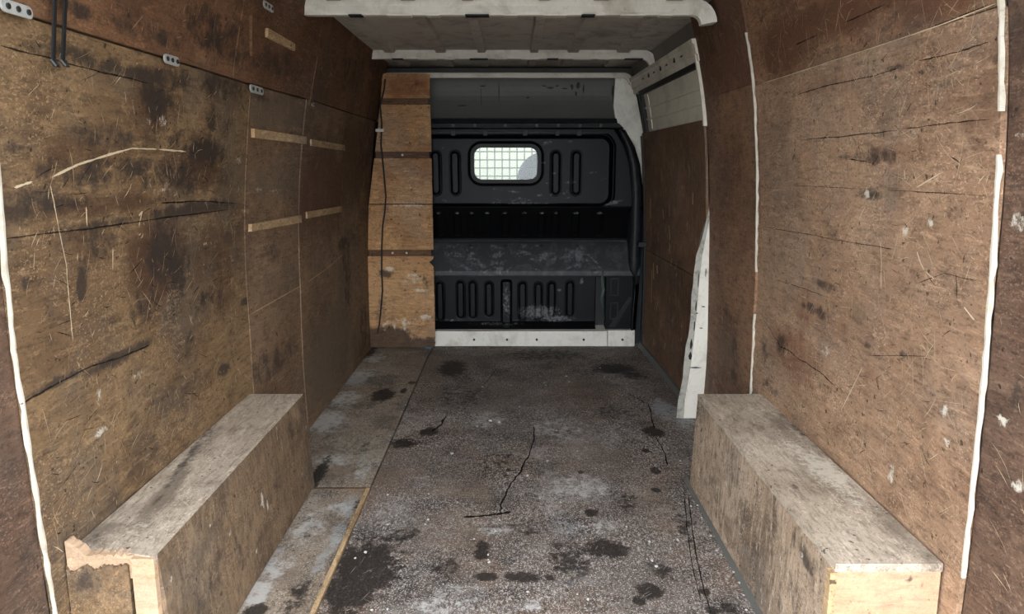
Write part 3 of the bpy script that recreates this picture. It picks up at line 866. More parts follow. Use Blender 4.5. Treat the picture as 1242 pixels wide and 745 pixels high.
def door_panel(name, y0, y1, zlo, zhi, off, th, mat, n=24):
    """zlo / zhi : functions of y"""
    mb = MB(); V = []; ny = 30
    A = []
    for j in range(n + 1):
        for i in range(ny + 1):
            y = y0 + (y1 - y0) * i / ny; z = zlo(y) + (zhi(y) - zlo(y)) * j / n
            A.append((door_x(y, z) - off, y, z))
    m = len(A)
    B = [(x + th, y, z) for x, y, z in A]
    fs = []
    for j in range(n):
        for i in range(ny):
            a = j * (ny + 1) + i
            fs.append((a, a + ny + 1, a + ny + 2, a + 1)); fs.append((a + m, a + 1 + m, a + ny + 2 + m, a + ny + 1 + m))
    ring = [i for i in range(ny + 1)] + [j * (ny + 1) + ny for j in range(1, n + 1)] + [n * (ny + 1) + i for i in range(ny - 1, -1, -1)] + [j * (ny + 1) for j in range(n - 1, 0, -1)]
    for a, c in zip(ring, ring[1:] + ring[:1]): fs.append((a, c, c + m, a + m))
    mb.add(A + B, fs)
    return mb.build(name, mat, door)


dp = door_panel('plywood_panel', DOOR_Y0, 4.745, lambda y: 0.655, lambda y: 1.375, 0.006, 0.012, M['ply_door']); dp['label'] = 'dark brown upper plywood lining'
dp2 = door_panel('plywood_panel', DOOR_Y0, 4.735, lambda y: 0.035, lambda y: 0.650, 0.004, 0.012, M['ply_door'])
mp = door_panel('metal_panel', 3.38, 4.62, lambda y: 1.38, lambda y: 1.60, -0.012, 0.006, M['door_metal']); mp['label'] = 'pale metal blanking panel with pressed ribs'
for zz in (1.445, 1.51):
    door_panel('pressed_rib', 3.40, 4.60, lambda y: zz, lambda y: zz + 0.012, -0.002, 0.014, M['door_metal'], 2)
for yy in (4.50,):
    door_panel('pressed_rib', yy, yy + 0.02, lambda y: 1.39, lambda y: 1.59, -0.007, 0.006, M['door_metal'], 6)
s1 = door_panel('window_seal', 3.36, 4.68, lambda y: 1.598, lambda y: 1.622, 0.004, 0.03, M['black_rubber'], 3); s1['label'] = 'black rubber seal along the blanked window'
s1 = door_panel('window_seal', 4.63, 4.685, lambda y: 1.36, lambda y: 1.60, 0.004, 0.03, M['black_rubber'], 6)
dpo = door_panel('door_post', 3.352, 3.372, lambda y: 1.35, lambda y: 1.70, 0.008, 0.04, M['cream_paint'], 12); dpo['label'] = 'cream steel post beside the right lining'
# cream rail over the door
rl = MB(); rings = []
for y in np.linspace(3.33, 4.86, 14):
    x = door_x(y, 1.62)
    rings.append([(x - .004, y, 1.622), (x - .008, y, 1.650), (x - .016, y, 1.652), (x - .024, y, 1.690), (x - .034, y, 1.693), (x - .038, y, 1.712), (x + .07, y, 1.718), (x + .07, y, 1.622)])
rl = rl.loft(rings).build('door_rail', M['cream_paint'], door); rl['label'] = 'cream steel rail above the sliding door'
for y in (3.55, 3.85, 4.15, 4.45):
    MB().box(door_x(y, 1.62) - .0225, door_x(y, 1.62) - .01, y, y + .035, 1.668, 1.676).build('slot', M['black_rubber'], rl)
for y in (3.70, 4.0, 4.3):
    mb = MB(); mb.prism_x([(y + .012 * math.cos(a), 1.672 + .012 * math.sin(a)) for a in np.linspace(0, 2 * math.pi, 9)[:-1]], door_x(y, 1.62) - .025, door_x(y, 1.62) - .01)
    mb.build('bolt', M['bolt'], rl)
# bottom runner and front gap seal
rn = MB(); rn.loft([[(door_x(y, 0) - .022, y, 0.0), (door_x(y, 0) - .014, y, 0.034), (door_x(y, 0) + .03, y, 0.038), (door_x(y, 0) + .03, y, 0.0)] for y in (3.42, 4.78)])
rn.build('door_runner', M['grey_panel'], door)['label'] = 'grey metal runner along the door foot'
sl = MB(); sl.loft([[(door_x(4.75, z) - .012, 4.747, z), (door_x(4.75, z) + .03, 4.747, z), (door_x(4.75, z) + .03, 4.775, z), (door_x(4.75, z) - .012, 4.775, z)] for z in np.linspace(0.0, 1.36, 20)])
sl.build('door_seal', M['black_rubber'], door)['label'] = 'black rubber door seal'
c = MB(); hz = [on_y(u, v, 4.70) for u, v in ((776, 292), (783, 300))]
MB().box(0.80, 0.85, 4.68, 4.735, 0.672, 0.70).build('latch', M['black_rubber'], door)['label'] = 'black latch'
# pale scuffs on the door lining
def dribbons(name, lst, mat):
    vs, fs = [], []
    for (y, z, L, a, w) in lst:
        for k in (0, 1):
            yy, zz2 = y + math.cos(a) * L * k, z + math.sin(a) * L * k
            for s in (-1, 1):
                y3, z3 = yy - s * math.sin(a) * w / 2, zz2 + s * math.cos(a) * w / 2
                vs.append((door_x(y3, z3) - 0.009, y3, z3))
        b0 = len(vs) - 4; fs.append((b0, b0 + 1, b0 + 3, b0 + 2))
    me = bpy.data.meshes.new(name); me.from_pydata(vs, [], fs)
    o = link(name, me, mat, dp); o['kind'] = 'stuff'


rg = random.Random(21)
dribbons('pale_scuffs', [(rg.uniform(3.5, 4.6), rg.uniform(0.1, 1.2), rg.uniform(.01, .07), rg.uniform(1.2, 2.3), rg.uniform(.003, .008)) for _ in range(46)] +
         [(4.56, .86, .12, 1.6, .02), (4.2, .88, .06, 1.2, .014), (4.05, .78, .08, 1.3, .014), (4.45, .5, .10, 1.4, .02), (4.5, .35, .2, 1.55, .012), (4.35, .55, .05, 1.2, .03)], M['scratch_pale'])

# ================================================================ CEILING
ceil = MB().box(-1.0, 0.98, Y_REAR, 5.05, Z_ROOF, Z_ROOF + 0.05).build('ceiling', M['roof_paint'])
tag(ceil, 'grey painted steel van roof with pressed ribs', 'ceiling', kind='structure')
def swage(x, w, y0, y1):
    r = [[(x - w / 2 - .008, y, Z_ROOF + .002), (x - w / 2, y, Z_ROOF - d), (x + w / 2, y, Z_ROOF - d), (x + w / 2 + .008, y, Z_ROOF + .002)] for y, d in ((y0, 0.0), (y0 + .02, .022), (y1 - .02, .022), (y1, 0.0))]
    o = MB().loft(r).build('pressed_rib', M['roof_paint'], ceil)


for y0, y1 in ((1.0, 2.93), (3.05, 4.22), (4.34, 4.80)):
    for x, w in ((-0.66, .05), (-0.385, .05), (-0.165, .04), (0.12, .04), (0.33, .055), (0.60, .06)):
        swage(x, w, y0, y1)


def roof_bow(y, zb, x0, x1, h, dep, name='roof_bow', r=0.05):
    """white pressed cross member, its ends turned down"""
    pts = []
    n = 6
    for k in range(n + 1):
        a = math.pi * k / (2 * n); pts.append((x0 + r - r * math.cos(a) * 1.0, zb - r + r * math.sin(a)))
    for k in range(n + 1):
        a = math.pi / 2 - math.pi * k / (2 * n); pts.append((x1 - r + r * math.cos(a), zb - r + r * math.sin(a)))
    rings = []
    m = len(pts)
    for i, (x, z) in enumerate(pts):
        a = pts[max(0, i - 1)]; c = pts[min(m - 1, i + 1)]
        tx, tz = c[0] - a[0], c[1] - a[1]; L = math.hypot(tx, tz); nx, nz = -tz / L, tx / L
        prof = [(0.0, 0.010), (0.004, 0.0), (dep * .75, 0.0), (dep, .012), (dep, h), (-0.016, h), (-0.012, 0.030)]
        rings.append([(x + nx * b_, y + a_, z + nz * b_) for a_, b_ in prof])
    o = MB().loft(rings).build(name, M['white_paint'], ceil, smooth=False)
    o['label'] = 'white painted roof cross member'
    return o


bw = roof_bow(2.98, 1.742, -0.83, 0.722, .056, .05, r=.035)
for k, x in enumerate(np.linspace(-.62, .56, 9)):
    MB().box(x, x + (.09 if k % 2 else .05), 2.966, 3.01, 1.737, 1.742).build('flange_tab_gap', M['white_paint'] if k % 3 else M['black_rubber'], bw)  # white tabs; the black pieces paint in the dark gaps between them
bw = roof_bow(4.27, 1.757, -0.865, 0.762, .045, .05)
for k, x in enumerate(np.linspace(-.66, .62, 10)):
    MB().box(x, x + (.10 if k % 2 else .06), 4.256, 4.30, 1.752, 1.757).build('flange_tab_gap', M['white_paint'] if k % 3 else M['black_rubber'], bw)  # black pieces again colour in the dark slots, white ones are tabs
bw = roof_bow(4.83, 1.718, -0.86, 0.735, .024, .03, r=0.04)

# ================================================================ BULKHEAD (back)
yb = Y_BULK
back = MB().box(-1.0, 0.98, 4.955, 4.985, -0.05, 0.60).build('wall_back', M['black_paint'])
tag(back, 'black pressed steel bulkhead with barred window behind the cab', 'wall', kind='structure')
bz = lambda v: float(on_y(600, v, yb)[2])
bx = lambda u, v=300: float(on_y(u, v, yb)[0])
# grey upper panel, hollowed
rings = []
for i in range(13):
    s = i / 12
    z = 1.785 + (1.452 - 1.785) * s
    y = 4.90 + 0.06 * math.sin(s * math.pi) - 0.03 * s
    rings.append([(-1.0, y, z), (0.80, y, z), (0.80, y + .02, z), (-1.0, y + .02, z)])
gp = MB().loft(rings).build('upper_panel', M['grey_panel'], back, smooth=False); gp['label'] = 'grey scuffed steel panel under the roof'
rg = random.Random(15)
for u, v, w_, h_ in ((660, 104, 3, 1), (667, 106, 5, 1.3), (676, 104, 3, 1), (685, 107, 4, 1.2), (694, 105, 2, 4), (702, 103, 3, 4), (708, 108, 1.2, 6), (699, 113, 1.5, 3), (605, 110, .6, 12), (745, 125, 2.5, 12), (744, 110, 2, 8), (640, 118, 3, .8), (560, 128, 6, .7), (585, 104, 4, .8)):
    c_ = on_y(u, v, 4.92); s_ = (1.785 - c_[2]) / .333
    y_ = 4.90 + 0.06 * math.sin(min(1, max(0, s_)) * math.pi) - 0.03 * s_
    pts = [(c_[0] + math.cos(a_) * w_ * .0054 * rg.uniform(.4, 1.2), c_[2] + math.sin(a_) * h_ * .0054 * rg.uniform(.5, 1.2)) for a_ in np.linspace(0, 2 * math.pi, 10)[:-1]]
    yf_ = lambda z: 4.90 + 0.06 * math.sin(min(1, max(0, (1.785 - z) / .333)) * math.pi) - 0.03 * (1.785 - z) / .333
    mb = MB(); mb.loft([[(x, yf_(z) - .003, z) for x, z in pts], [(x, yf_(z) + .004, z) for x, z in pts]])
    mb.build('scuff', M['black_rubber'], gp)
MB().box(-0.2, -0.196, 4.93, 4.955, 1.50, 1.66).build('rust_run', M['bolt'], gp)


def edge_x(z):
    """right outline of the bulkhead"""
    return float(np.interp(z, [0.08, 0.14, 0.5, 0.765, 1.0, 1.183, 1.30, 1.40, 1.437, 1.46], [0.815, 0.818, 0.835, 0.838, 0.835, 0.812, 0.772, 0.71, 0.67, 0.655]))


def rrect(px, pz, x0, x1, z0, z1, r):
    """signed distance to a rounded rectangle"""
    qx = np.abs(px - (x0 + x1) / 2) - (x1 - x0) / 2 + r; qz = np.abs(pz - (z0 + z1) / 2) - (z1 - z0) / 2 + r
    return np.hypot(np.maximum(qx, 0), np.maximum(qz, 0)) + np.minimum(np.maximum(qx, qz), 0) - r


def sheet(name, z0, z1, depth, mat, parent, xr=edge_x, x0=-0.60, step=0.005, hole=None, attrs=None, th=0.0):
    """pressed steel sheet: y = yb + depth(x, z)"""
    nz = max(2, int((z1 - z0) / step)); nx = int(1.4 / step)
    zs = np.linspace(z0, z1, nz + 1); V = np.zeros((nz + 1, nx + 1, 3))
    for j, z in enumerate(zs):
        V[j, :, 0] = np.linspace(x0, xr(z), nx + 1); V[j, :, 2] = z
    V[:, :, 1] = yb + depth(V[:, :, 0], V[:, :, 2])
    idx = np.arange((nz + 1) * (nx + 1)).reshape(nz + 1, nx + 1)
    A = np.stack([idx[:-1, :-1], idx[:-1, 1:], idx[1:, 1:], idx[1:, :-1]], -1).reshape(-1, 4)
    P = V.reshape(-1, 3)
    if hole is not None:
        cc = P[A].mean(1); A = A[hole(cc[:, 0], cc[:, 2]) > 0]
    me = bpy.data.meshes.new(name); me.from_pydata(P.tolist(), [], A.tolist())
    for k, sp in (attrs or {}).items(): put_attr(me, k, field(P[:, 0], P[:, 2], sp))
    o = link(name, me, mat, parent, smooth=True)
    m = o.modifiers.new('thickness', 'SOLIDIFY'); m.thickness = 0.004; m.offset = -1
    return o


sm = lambda d, w: np.clip(0.5 - d / w, 0, 1)
WX0, WX1, WZ0, WZ1 = bx(575, 200), bx(652, 200), bz(218), bz(179)
PX1 = bx(741, 200)
PZ0, PZ1 = bz(249), bz(166)
pills = [(bx(u, 210), bz(237), bz(183)) for u in (528, 551.5, 674.5, 699.5)]


def up_depth(X, Z):
    d = rrect(X, Z, -1.2, PX1, PZ0, PZ1, 0.07)
    y = -0.0 + 0.030 * sm(d, 0.016)                         # panel sunk into its frame
    y = y - 0.014 * sm(np.abs(d - 0.016) - 0.006, 0.008)
    for cx, a, c in pills:
        q = rrect(X, Z, cx - .031, cx + .031, a, c, .031)
        y = y - 0.014 * sm(q + 0.008, 0.007) + 0.006 * sm(np.abs(q) - .003, .004)
    w = rrect(X, Z, WX0 - .02, WX1 + .02, WZ0 - .02, WZ1 + .02, .07)
    y = y - 0.012 * sm(w - 0.012, 0.014)
    edge = np.vectorize(edge_x)(Z[:, 0])[:, None] - X
    y = y + 0.06 * np.clip((0.07 - edge) / 0.07, 0, 1) ** 1.6
    return y


sp_up = []
rg = random.Random(3)
for _ in range(26): sp_up.append((rg.uniform(-.45, .7), rg.uniform(.93, 1.36), rg.uniform(.01, .05), rg.uniform(.004, .012), rg.uniform(-20, 20), rg.uniform(.3, .6)))
sp_up += [(bx(640), bz(247), .18, .006, 0, .9), (bx(742), bz(246), .06, .012, 15, 1.0), (bx(625, 235), bz(233), .05, .006, -8, .8), (bx(655, 235), bz(237), .02, .008, 0, .8), (bx(630, 240), bz(243), .08, .02, 0, .5)]
up = sheet('pressed_panel', 0.918, 1.405, up_depth, M['black_paint'], back, hole=lambda x, z: rrect(x, z, WX0 - .008, WX1 + .008, WZ0 - .008, WZ1 + .008, .055), attrs={'pale': sp_up})
up['label'] = 'black upper sheet with pressed oval ribs'
# top flange with bolts
fl = MB(); rings = []
for z, y in ((1.405, 0.02), (1.412, -0.012), (1.436, -0.018), (1.442, 0.03), (1.470, 0.045), (1.476, 0.10)):
    xr = edge_x(min(z, 1.45))
    rings.append([(-.6, yb + y, z), (xr, yb + y, z), (xr, yb + y + .01, z), (-.6, yb + y + .01, z)])
fl = fl.loft(rings).build('top_flange', M['black_scuffed'], back); fl['label'] = 'scuffed black flange with bolts'
for u in (550, 576, 613, 651, 677, 703, 728):
    x = bx(u, 152); mb = MB(); mb.prism_y([(x + .011 * math.cos(a), 1.424 + .011 * math.sin(a)) for a in np.linspace(0, 2 * math.pi, 7)[:-1]], yb - .028, yb - .01)
    mb.build('bolt', M['bolt'], fl)
lip = MB()
lip.loft([[(x, yb + .004, 1.372), (x, yb - .016, 1.376), (x, yb - .016, 1.388), (x, yb + .004, 1.392)] for x in (-.6, .60)])
lip.build('top_lip', M['black_scuffed'], back)
for u in (550, 589, 637, 676, 702):
    x = bx(u, 163); MB().box(x - .013, x + .013, yb - .022, yb + .01, 1.362, 1.392).build('clip', M['black_rubber'], back)
# dark sloping band under the panel
def band_depth(X, Z):
    s = (0.918 - Z) / (0.918 - 0.69)
    y = 0.0 + 0.13 * np.clip(s * 1.06, 0, 1)
    edge = np.vectorize(edge_x)(Z[:, 0])[:, None] - X
    for u in (532, 554, 571, 590, 613, 636, 657, 674, 699, 728):
        q = rrect(X, Z, bx(u, 270) - .022, bx(u, 270) + .022, bz(288), bz(258), .022)
        y = y - 0.012 * sm(q, .01)
    return y


bd = sheet('sloping_band', 0.690, 0.918, band_depth, M['black_paint'], back, attrs={'pale': [(bx(u, 258), bz(259), .02, .006, 0, .8) for u in (532, 554, 571, 590, 613, 636, 657, 674, 699, 728)]})
bd['label'] = 'black recessed band under the upper sheet'
# cross beam
def beam_depth(X, Z):
    s = (0.690 - Z) / (0.690 - 0.472)
    y = 0.125 - 0.125 * np.clip(s * 1.15, 0, 1) ** .8
    y = y + 0.02 * sm(np.abs(s - 0.02) - .02, .02)
    edge = np.vectorize(edge_x)(Z[:, 0])[:, None] - X
    return y


rg = random.Random(8)
bp = [(rg.uniform(-.5, .55), rg.uniform(.49, .66), rg.uniform(.01, .06), rg.uniform(.006, .02), rg.uniform(-30, 30), rg.uniform(.4, .8)) for _ in range(60)]
bp += [(bx(572), bz(309), .018, .009, 0, 1.2), (bx(660), bz(312), .05, .03, 30, .8), (bx(703), bz(312), .03, .05, 20, .9), (bx(722), bz(317), .03, .01, -40, .9)]
bm_ = sheet('cross_beam', 0.470, 0.690, beam_depth, M['beam_paint'], back, attrs={'pale': bp, 'dark': [(bx(u), bz(300), .016, .006, 0, 1.2) for u in (570, 613, 657, 702)]})
bm_['label'] = 'scuffed grey-black cross beam'
MB().box(-.6, edge_x(.47) - .02, yb + .004, yb + .13, 0.462, 0.470).build('beam_underside', M['black_paint'], back)
# smooth side frame closing band and beam on the right
sfr = MB(); rings = []
for z in np.linspace(0.108, 1.40, 50):
    e_ = edge_x(z); w_ = float(np.interp(z, [.1, .44, .5, .9, 1.2, 1.4], [.03, .034, .075, .078, .07, .05]))
    rings.append([(e_ - w_, yb + .03, z), (e_ - w_ + .012, yb - .004, z), (e_ - .03, yb - .012, z), (e_ + .004, yb + .02, z), (e_ + .006, yb + .075, z), (e_ - w_, yb + .14, z)])
sfr = sfr.loft(rings).build('side_frame', M['black_scuffed'], back, smooth=True); sfr['label'] = 'black pressed frame down the right edge'
# lower sheet with ribs
XG = bx(724, 370)
lows = [(532, 345, 393), (557.5, 344, 390), (572.5, 344, 390), (592.5, 345, 388), (634, 345, 393), (653.5, 346, 393), (670, 345, 388), (692.5, 344, 388)]


def low_depth(X, Z):
    y = 0.10 + 0 * X
    for u, a, c in lows:
        q = rrect(X, Z, bx(u, 370) - .027, bx(u, 370) + .027, bz(c), bz(a), .027)
        y = y - 0.016 * sm(q + .006, .008) + 0.006 * sm(np.abs(q) - .003, .004)
    q = rrect(X, Z, bx(614, 370) - .03, bx(614, 370) + .03, bz(398), bz(343), .012)
    y = y - .03 * sm(q, .01)
    y = y - 0.05 * np.clip((0.15 - Z) / 0.05, 0, 1)
    return y


lo = sheet('lower_panel', 0.100, 0.468, low_depth, M['black_paint'], back, xr=lambda z: XG, attrs={
    'pale': [(bx(655), bz(382), .13, .05, 0, .9), (bx(675), bz(390), .12, .025, 0, .8), (bx(614), bz(370), .03, .12, 0, .7), (bx(708), bz(344), .012, .02, 0, 1.1), (bx(680), bz(355), .015, .01, 0, .9), (bx(545), bz(392), .06, .012, 0, .5), (bx(600), bz(396), .2, .01, 0, .6)],
    'dark': [(bx(600), bz(398), .3, .012, 0, .5)]})
lo['label'] = 'black lower sheet with pressed oval ribs'
MB().box(XG, bx(737, 370), yb + .15, yb + .16, 0.10, 0.47).build('gap_back', M['black_rubber'], back)
sb = MB()
sb.prism_y([(bx(736, 370), 0.105), (bx(769, 390), 0.105), (edge_x(.3) - .005, 0.30), (edge_x(.47) - .005, 0.468), (bx(736, 370), 0.468)], yb + .045, yb + .16)
sb = sb.build('side_bracket', M['black_paint'], back); sb['label'] = 'black corner bracket beside the lower sheet'
for z0_, z1_ in ((0.33, 0.44), (0.17, 0.28)):
    x0_, x1_ = bx(741, 370), bx(751, 370)
    o = MB(); o.box(x0_, x1_, yb + .037, yb + .05, z0_, z0_ + .008).box(x0_, x1_, yb + .037, yb + .05, z1_, z1_ + .008).box(x0_, x0_ + .007, yb + .037, yb + .05, z0_, z1_).box(x1_ - .007, x1_, yb + .037, yb + .05, z0_, z1_)
    o.build('pressed_square', M['black_scuffed'], sb)
o = MB(); o.add([(bx(740, 370), yb + .040, .12), (bx(748, 370), yb + .040, .12), (bx(768, 370), yb + .040, .315), (bx(764, 370), yb + .040, .325), (bx(740, 370), yb + .05, .12), (bx(748, 370), yb + .05, .12), (bx(768, 370), yb + .05, .315), (bx(764, 370), yb + .05, .325)],
               [(0, 1, 2, 3), (7, 6, 5, 4), (0, 4, 5, 1), (1, 5, 6, 2), (2, 6, 7, 3), (3, 7, 4, 0)]).build('brace', M['black_scuffed'], sb)
# white sill
sill = MB(); sill.loft([[(x, yb + .0, -0.01), (x, yb + .006, .100), (x, yb + .16, .112), (x, yb + .16, -0.01)] for x in (-0.56, bx(737, 400) - .002)])
sill = sill.build('sill', M['white_paint'], back); sill['label'] = 'white painted steel sill at the foot of the bulkhead'
s2 = MB(); s2.loft([[(x, yb - .004, -0.01), (x, yb + .002, .106), (x, yb + .16, .112), (x, yb + .16, -0.01)] for x in (bx(737, 400) + .002, .812)])
s2.build('sill', M['white_paint'], back)
for u in (651, 708, 755, 575, 615):
    x = bx(u, 408); mb = MB(); mb.prism_y([(x + .008 * math.cos(a), .045 + .008 * math.sin(a)) for a in np.linspace(0, 2 * math.pi, 9)[:-1]], yb - .009, yb + .02)
    mb.build('screw', M['bolt'], sill)
# side filler so no light leaks between bulkhead and door, and the white pillar
pb = MB(); pb.prism_y([(.652, 1.735), (.735, 1.735), (.79, 1.60), (.835, 1.40), (.87, 1.20), (.885, 1.06), (.82, 1.06), (.80, 1.20), (.73, 1.36), (.66, 1.45), (.645, 1.55)], 4.865, 4.90)
MB().prism_y([(.885, 1.06), (.885, 0.0), (.79, 0.0), (.79, 1.06)], 4.865, 4.90).build('corner_sheet', M['black_rubber'], back)
pb = pb.build('corner_pillar', M['white_paint'], back); pb['label'] = 'white painted pillar beside the bulkhead'
cs = MB(); cs.prism_y([(-1.02, -.02), (1.0, -.02), (1.0, .62), (.80, .62), (.80, 1.44), (1.0, 1.44), (1.0, 1.85), (-1.02, 1.85)], 4.99, 5.0)
# closing frame behind the bulkhead: sides and top
MB().box(-1.02, -.45, 4.93, 4.96, .55, 1.47).build('side_sheet', M['black_paint'], back)
MB().box(.52, .80, 4.935, 4.955, .55, 1.45).build('side_sheet', M['black_paint'], back)
MB().box(.79, 1.0, 4.905, 4.955, -.02, 1.80).build('side_sheet', M['black_paint'], back)
MB().box(-1.0, 1.0, 4.97, 5.0, 1.44, 1.85).build('top_sheet', M['black_paint'], back)
# inner cab-side sheet with window hole
cs = MB(); H = [(-.46, .55, .55, WZ0 - .03), (-.46, .55, WZ1 + .03, 1.46)]
for x0_, x1_, z0_, z1_ in H: cs.box(x0_, x1_, 4.935, 4.955, z0_, z1_)
cs.box(-.46, WX0 - .03, 4.935, 4.955, WZ0 - .03, WZ1 + .03).box(WX1 + .03, .55, 4.935, 4.955, WZ0 - .03, WZ1 + .03)
cs.build('cab_side_sheet', M['black_paint'], back)

# ---- window in the bulkhead
win = empty('window_1', (0, yb, 0))
tag(win, 'small rounded bulkhead window with wire grille', 'window', kind='structure')


def rr_pts(x0, x1, z0, z1, r, n=8):
    out = []
    for cx, cz, a0 in ((x1 - r, z1 - r, 0), (x0 + r, z1 - r, 90), (x0 + r, z0 + r, 180), (x1 - r, z0 + r, 270)):
        for k in range(n + 1):
            a = math.radians(a0 + 90 * k / n); out.append((cx + r * math.cos(a), cz + r * math.sin(a)))
    return out


def ring_frame(o, i, y0, y1):
    mb = MB(); n = len(o)
    vs = [(x, y, z) for y in (y0, y1) for pts in (o, i) for x, z in pts]
    fs = []
    for k in range(n):
        j = (k + 1) % n
        fs += [(k, j, n + j, n + k), (2 * n + k, 3 * n + k, 3 * n + j, 2 * n + j), (k, 2 * n + k, 2 * n + j, j), (n + k, n + j, 3 * n + j, 3 * n + k)]
    return mb.add(vs, fs)


ring_frame(rr_pts(WX0 - .022, WX1 + .022, WZ0 - .022, WZ1 + .022, .07), rr_pts(WX0, WX1, WZ0, WZ1, .05), yb - .018, yb + .05).build('window_frame', M['black_rubber'], win)
MB().prism_y(rr_pts(WX0 - .004, WX1 + .004, WZ0 - .004, WZ1 + .004, .05), yb + .034, yb + .038).build('pane', M['glass'], win)
grl = None
nv, nh = 8, 4
for k in range(nv):
    x = WX0 + (WX1 - WX0) * (k + .72) / (nv + .45)
    MB().tube([(x, yb + .052, WZ0 - .012), (x, yb + .052, WZ1 + .012)], .0036, 6).build('grille_wire', M['wire'], win)
for k in range(nh):
    z = WZ0 + (WZ1 - WZ0) * (k + .42) / (nh - .1)
    MB().tube([(WX0 - .012, yb + .056, z), (WX1 + .012, yb + .056, z)], .0036, 6).build('grille_wire', M['wire'], win)

# ---- green strip hanging on the bulkhead
g = MB()
gp_ = [on_y(u, v, yb - .0) for u, v in ((731, 328), (730, 340), (732, 352), (729, 362), (731, 376), (733, 388))]
rings = []
for i, p in enumerate(gp_):
    w = (.004, .007, .009, .006, .004, .002)[i]
    rings.append([(p[0] - w, yb + .0, p[2]), (p[0] + w, yb - .004, p[2]), (p[0] + w, yb - .001, p[2]), (p[0] - w, yb + .003, p[2])])
tag(g.loft(rings).build('fabric_strip', M['green_strip']), 'dark green torn strip hanging from the bulkhead beam', 'strip')

# ================================================================ PLYWOOD PARTITION beside the bulkhead
PY = 4.70
part = empty('plywood_partition', (-.7, PY, 0))
tag(part, 'tall orange plywood partition in sections left of the black bulkhead', 'partition')
pz = lambda v: float(on_y(490, v, PY)[2])
pxx = lambda u, v: float(on_y(u, v, PY)[0])
Ledge = lambda v: float(np.interp(v, [88, 150, 250, 330, 420], [464, 459, 447, 446, 446]))
Redge = lambda v: float(np.interp(v, [88, 200, 300, 420], [521, 523.5, 525.5, 528]))
secs = [(89, 119, 0.002), (127, 184, 0.0), (192, 247.3, 0.001), (248.5, 303, -0.002), (311, 421.5, 0.0)]
rg = random.Random(2)
for i, (v0, v1, dy) in enumerate(secs):
    rows, nc = (60 if i == 4 else 24), 20
    V = []
    for k in range(rows + 1):
        v = v0 + (v1 - v0) * k / rows; u = Redge(v) + rg.uniform(-.25, .25)
        if i == 0 and k == 0: u -= 3
        if i == 4:
            if abs(v - 318.5) < 4: u -= 5.5 - abs(v - 318.5) * 1.2
            if v > 412: u -= rg.uniform(0, 1)
        xa, xb_, z = pxx(Ledge(v), v), pxx(u, v), max(0.004, pz(v))
        V += [(xa + (xb_ - xa) * c / nc, PY + dy, z) for c in range(nc + 1)]
    m = len(V); V2 = V + [(x, y + .014, z) for x, y, z in V]; fs = []
    for k in range(rows):
        for c in range(nc):
            q = k * (nc + 1) + c
            fs.append((q, q + nc + 1, q + nc + 2, q + 1)); fs.append((q + m, q + 1 + m, q + nc + 2 + m, q + nc + 1 + m))
    ring = list(range(nc + 1)) + [k * (nc + 1) + nc for k in range(1, rows + 1)] + [rows * (nc + 1) + c for c in range(nc - 1, -1, -1)] + [k * (nc + 1) for k in range(rows - 1, 0, -1)]
    for p, q in zip(ring, ring[1:] + ring[:1]): fs.append((p, q, q + m, p + m))
    me = MB().add(V2, fs).mesh('plywood_sheet')
    P = np.array(V2)
    sp = lambda lst: field(P[:, 0], P[:, 2], [(pxx(u, v), pz(v), w * .0053, h * .0053, an, st) for u, v, w, h, an, st in lst])
    put_attr(me, 'dark', sp([(468, 412, 30, 14, 0, 2.0), (515, 421, 30, 10, 0, 1.5), (490, 421, 50, 7, 0, 1.6), (460, 405, 12, 10, 0, .8), (470, 332, 14, 5, 0, .7), (462, 380, 8, 20, 0, .4), (520, 260, 4, 20, 0, .4), (500, 105, 20, 8, 0, .35), (516, 345, 4, 20, 0, .35), (490, 135, 25, 4, 0, .3)]))
    put_attr(me, 'pale', sp([(472, 326, 6, 3, 0, 1.1), (468, 396, 2, 7, 0, .9), (480, 398, 2, 6, 0, .8), (492, 394, 2, 9, 0, .9), (510, 352, 10, 2, 0, .8), (500, 334, 10, 1.5, 0, .7), (515, 385, 8, 5, 0, .7), (486, 390, 30, 6, 0, .4), (500, 340, 22, 5, 0, .4), (497, 249, 25, 2, 0, .7)]))
    put_attr(me, 'red', sp([(495, 105, 35, 20, 0, .8), (515, 210, 10, 30, 0, .5), (470, 230, 12, 30, 0, .4)]))
    link('plywood_sheet', me, M['ply_orange'], part)
for v0, v1 in ((119.3, 126.7), (184.3, 191.7), (303.3, 310.7)):
    va = (v0 + v1) / 2
    MB().box(pxx(Ledge(va) + 1, va), pxx(Redge(va) - 3, va), PY + .006, PY + .022, pz(v1), pz(v0)).build('joint_batten', M['batten_dark'], part)['label'] = 'darker joint batten'
for u, v in ((488, 188), (493, 307), (476, 307)):
    x, z = pxx(u, v), pz(v); mb = MB(); mb.prism_y([(x + .007 * math.cos(a), z + .007 * math.sin(a)) for a in np.linspace(0, 2 * math.pi, 9)[:-1]], PY + .002, PY + .010)
    mb.build('screw', M['galvanised'], part)
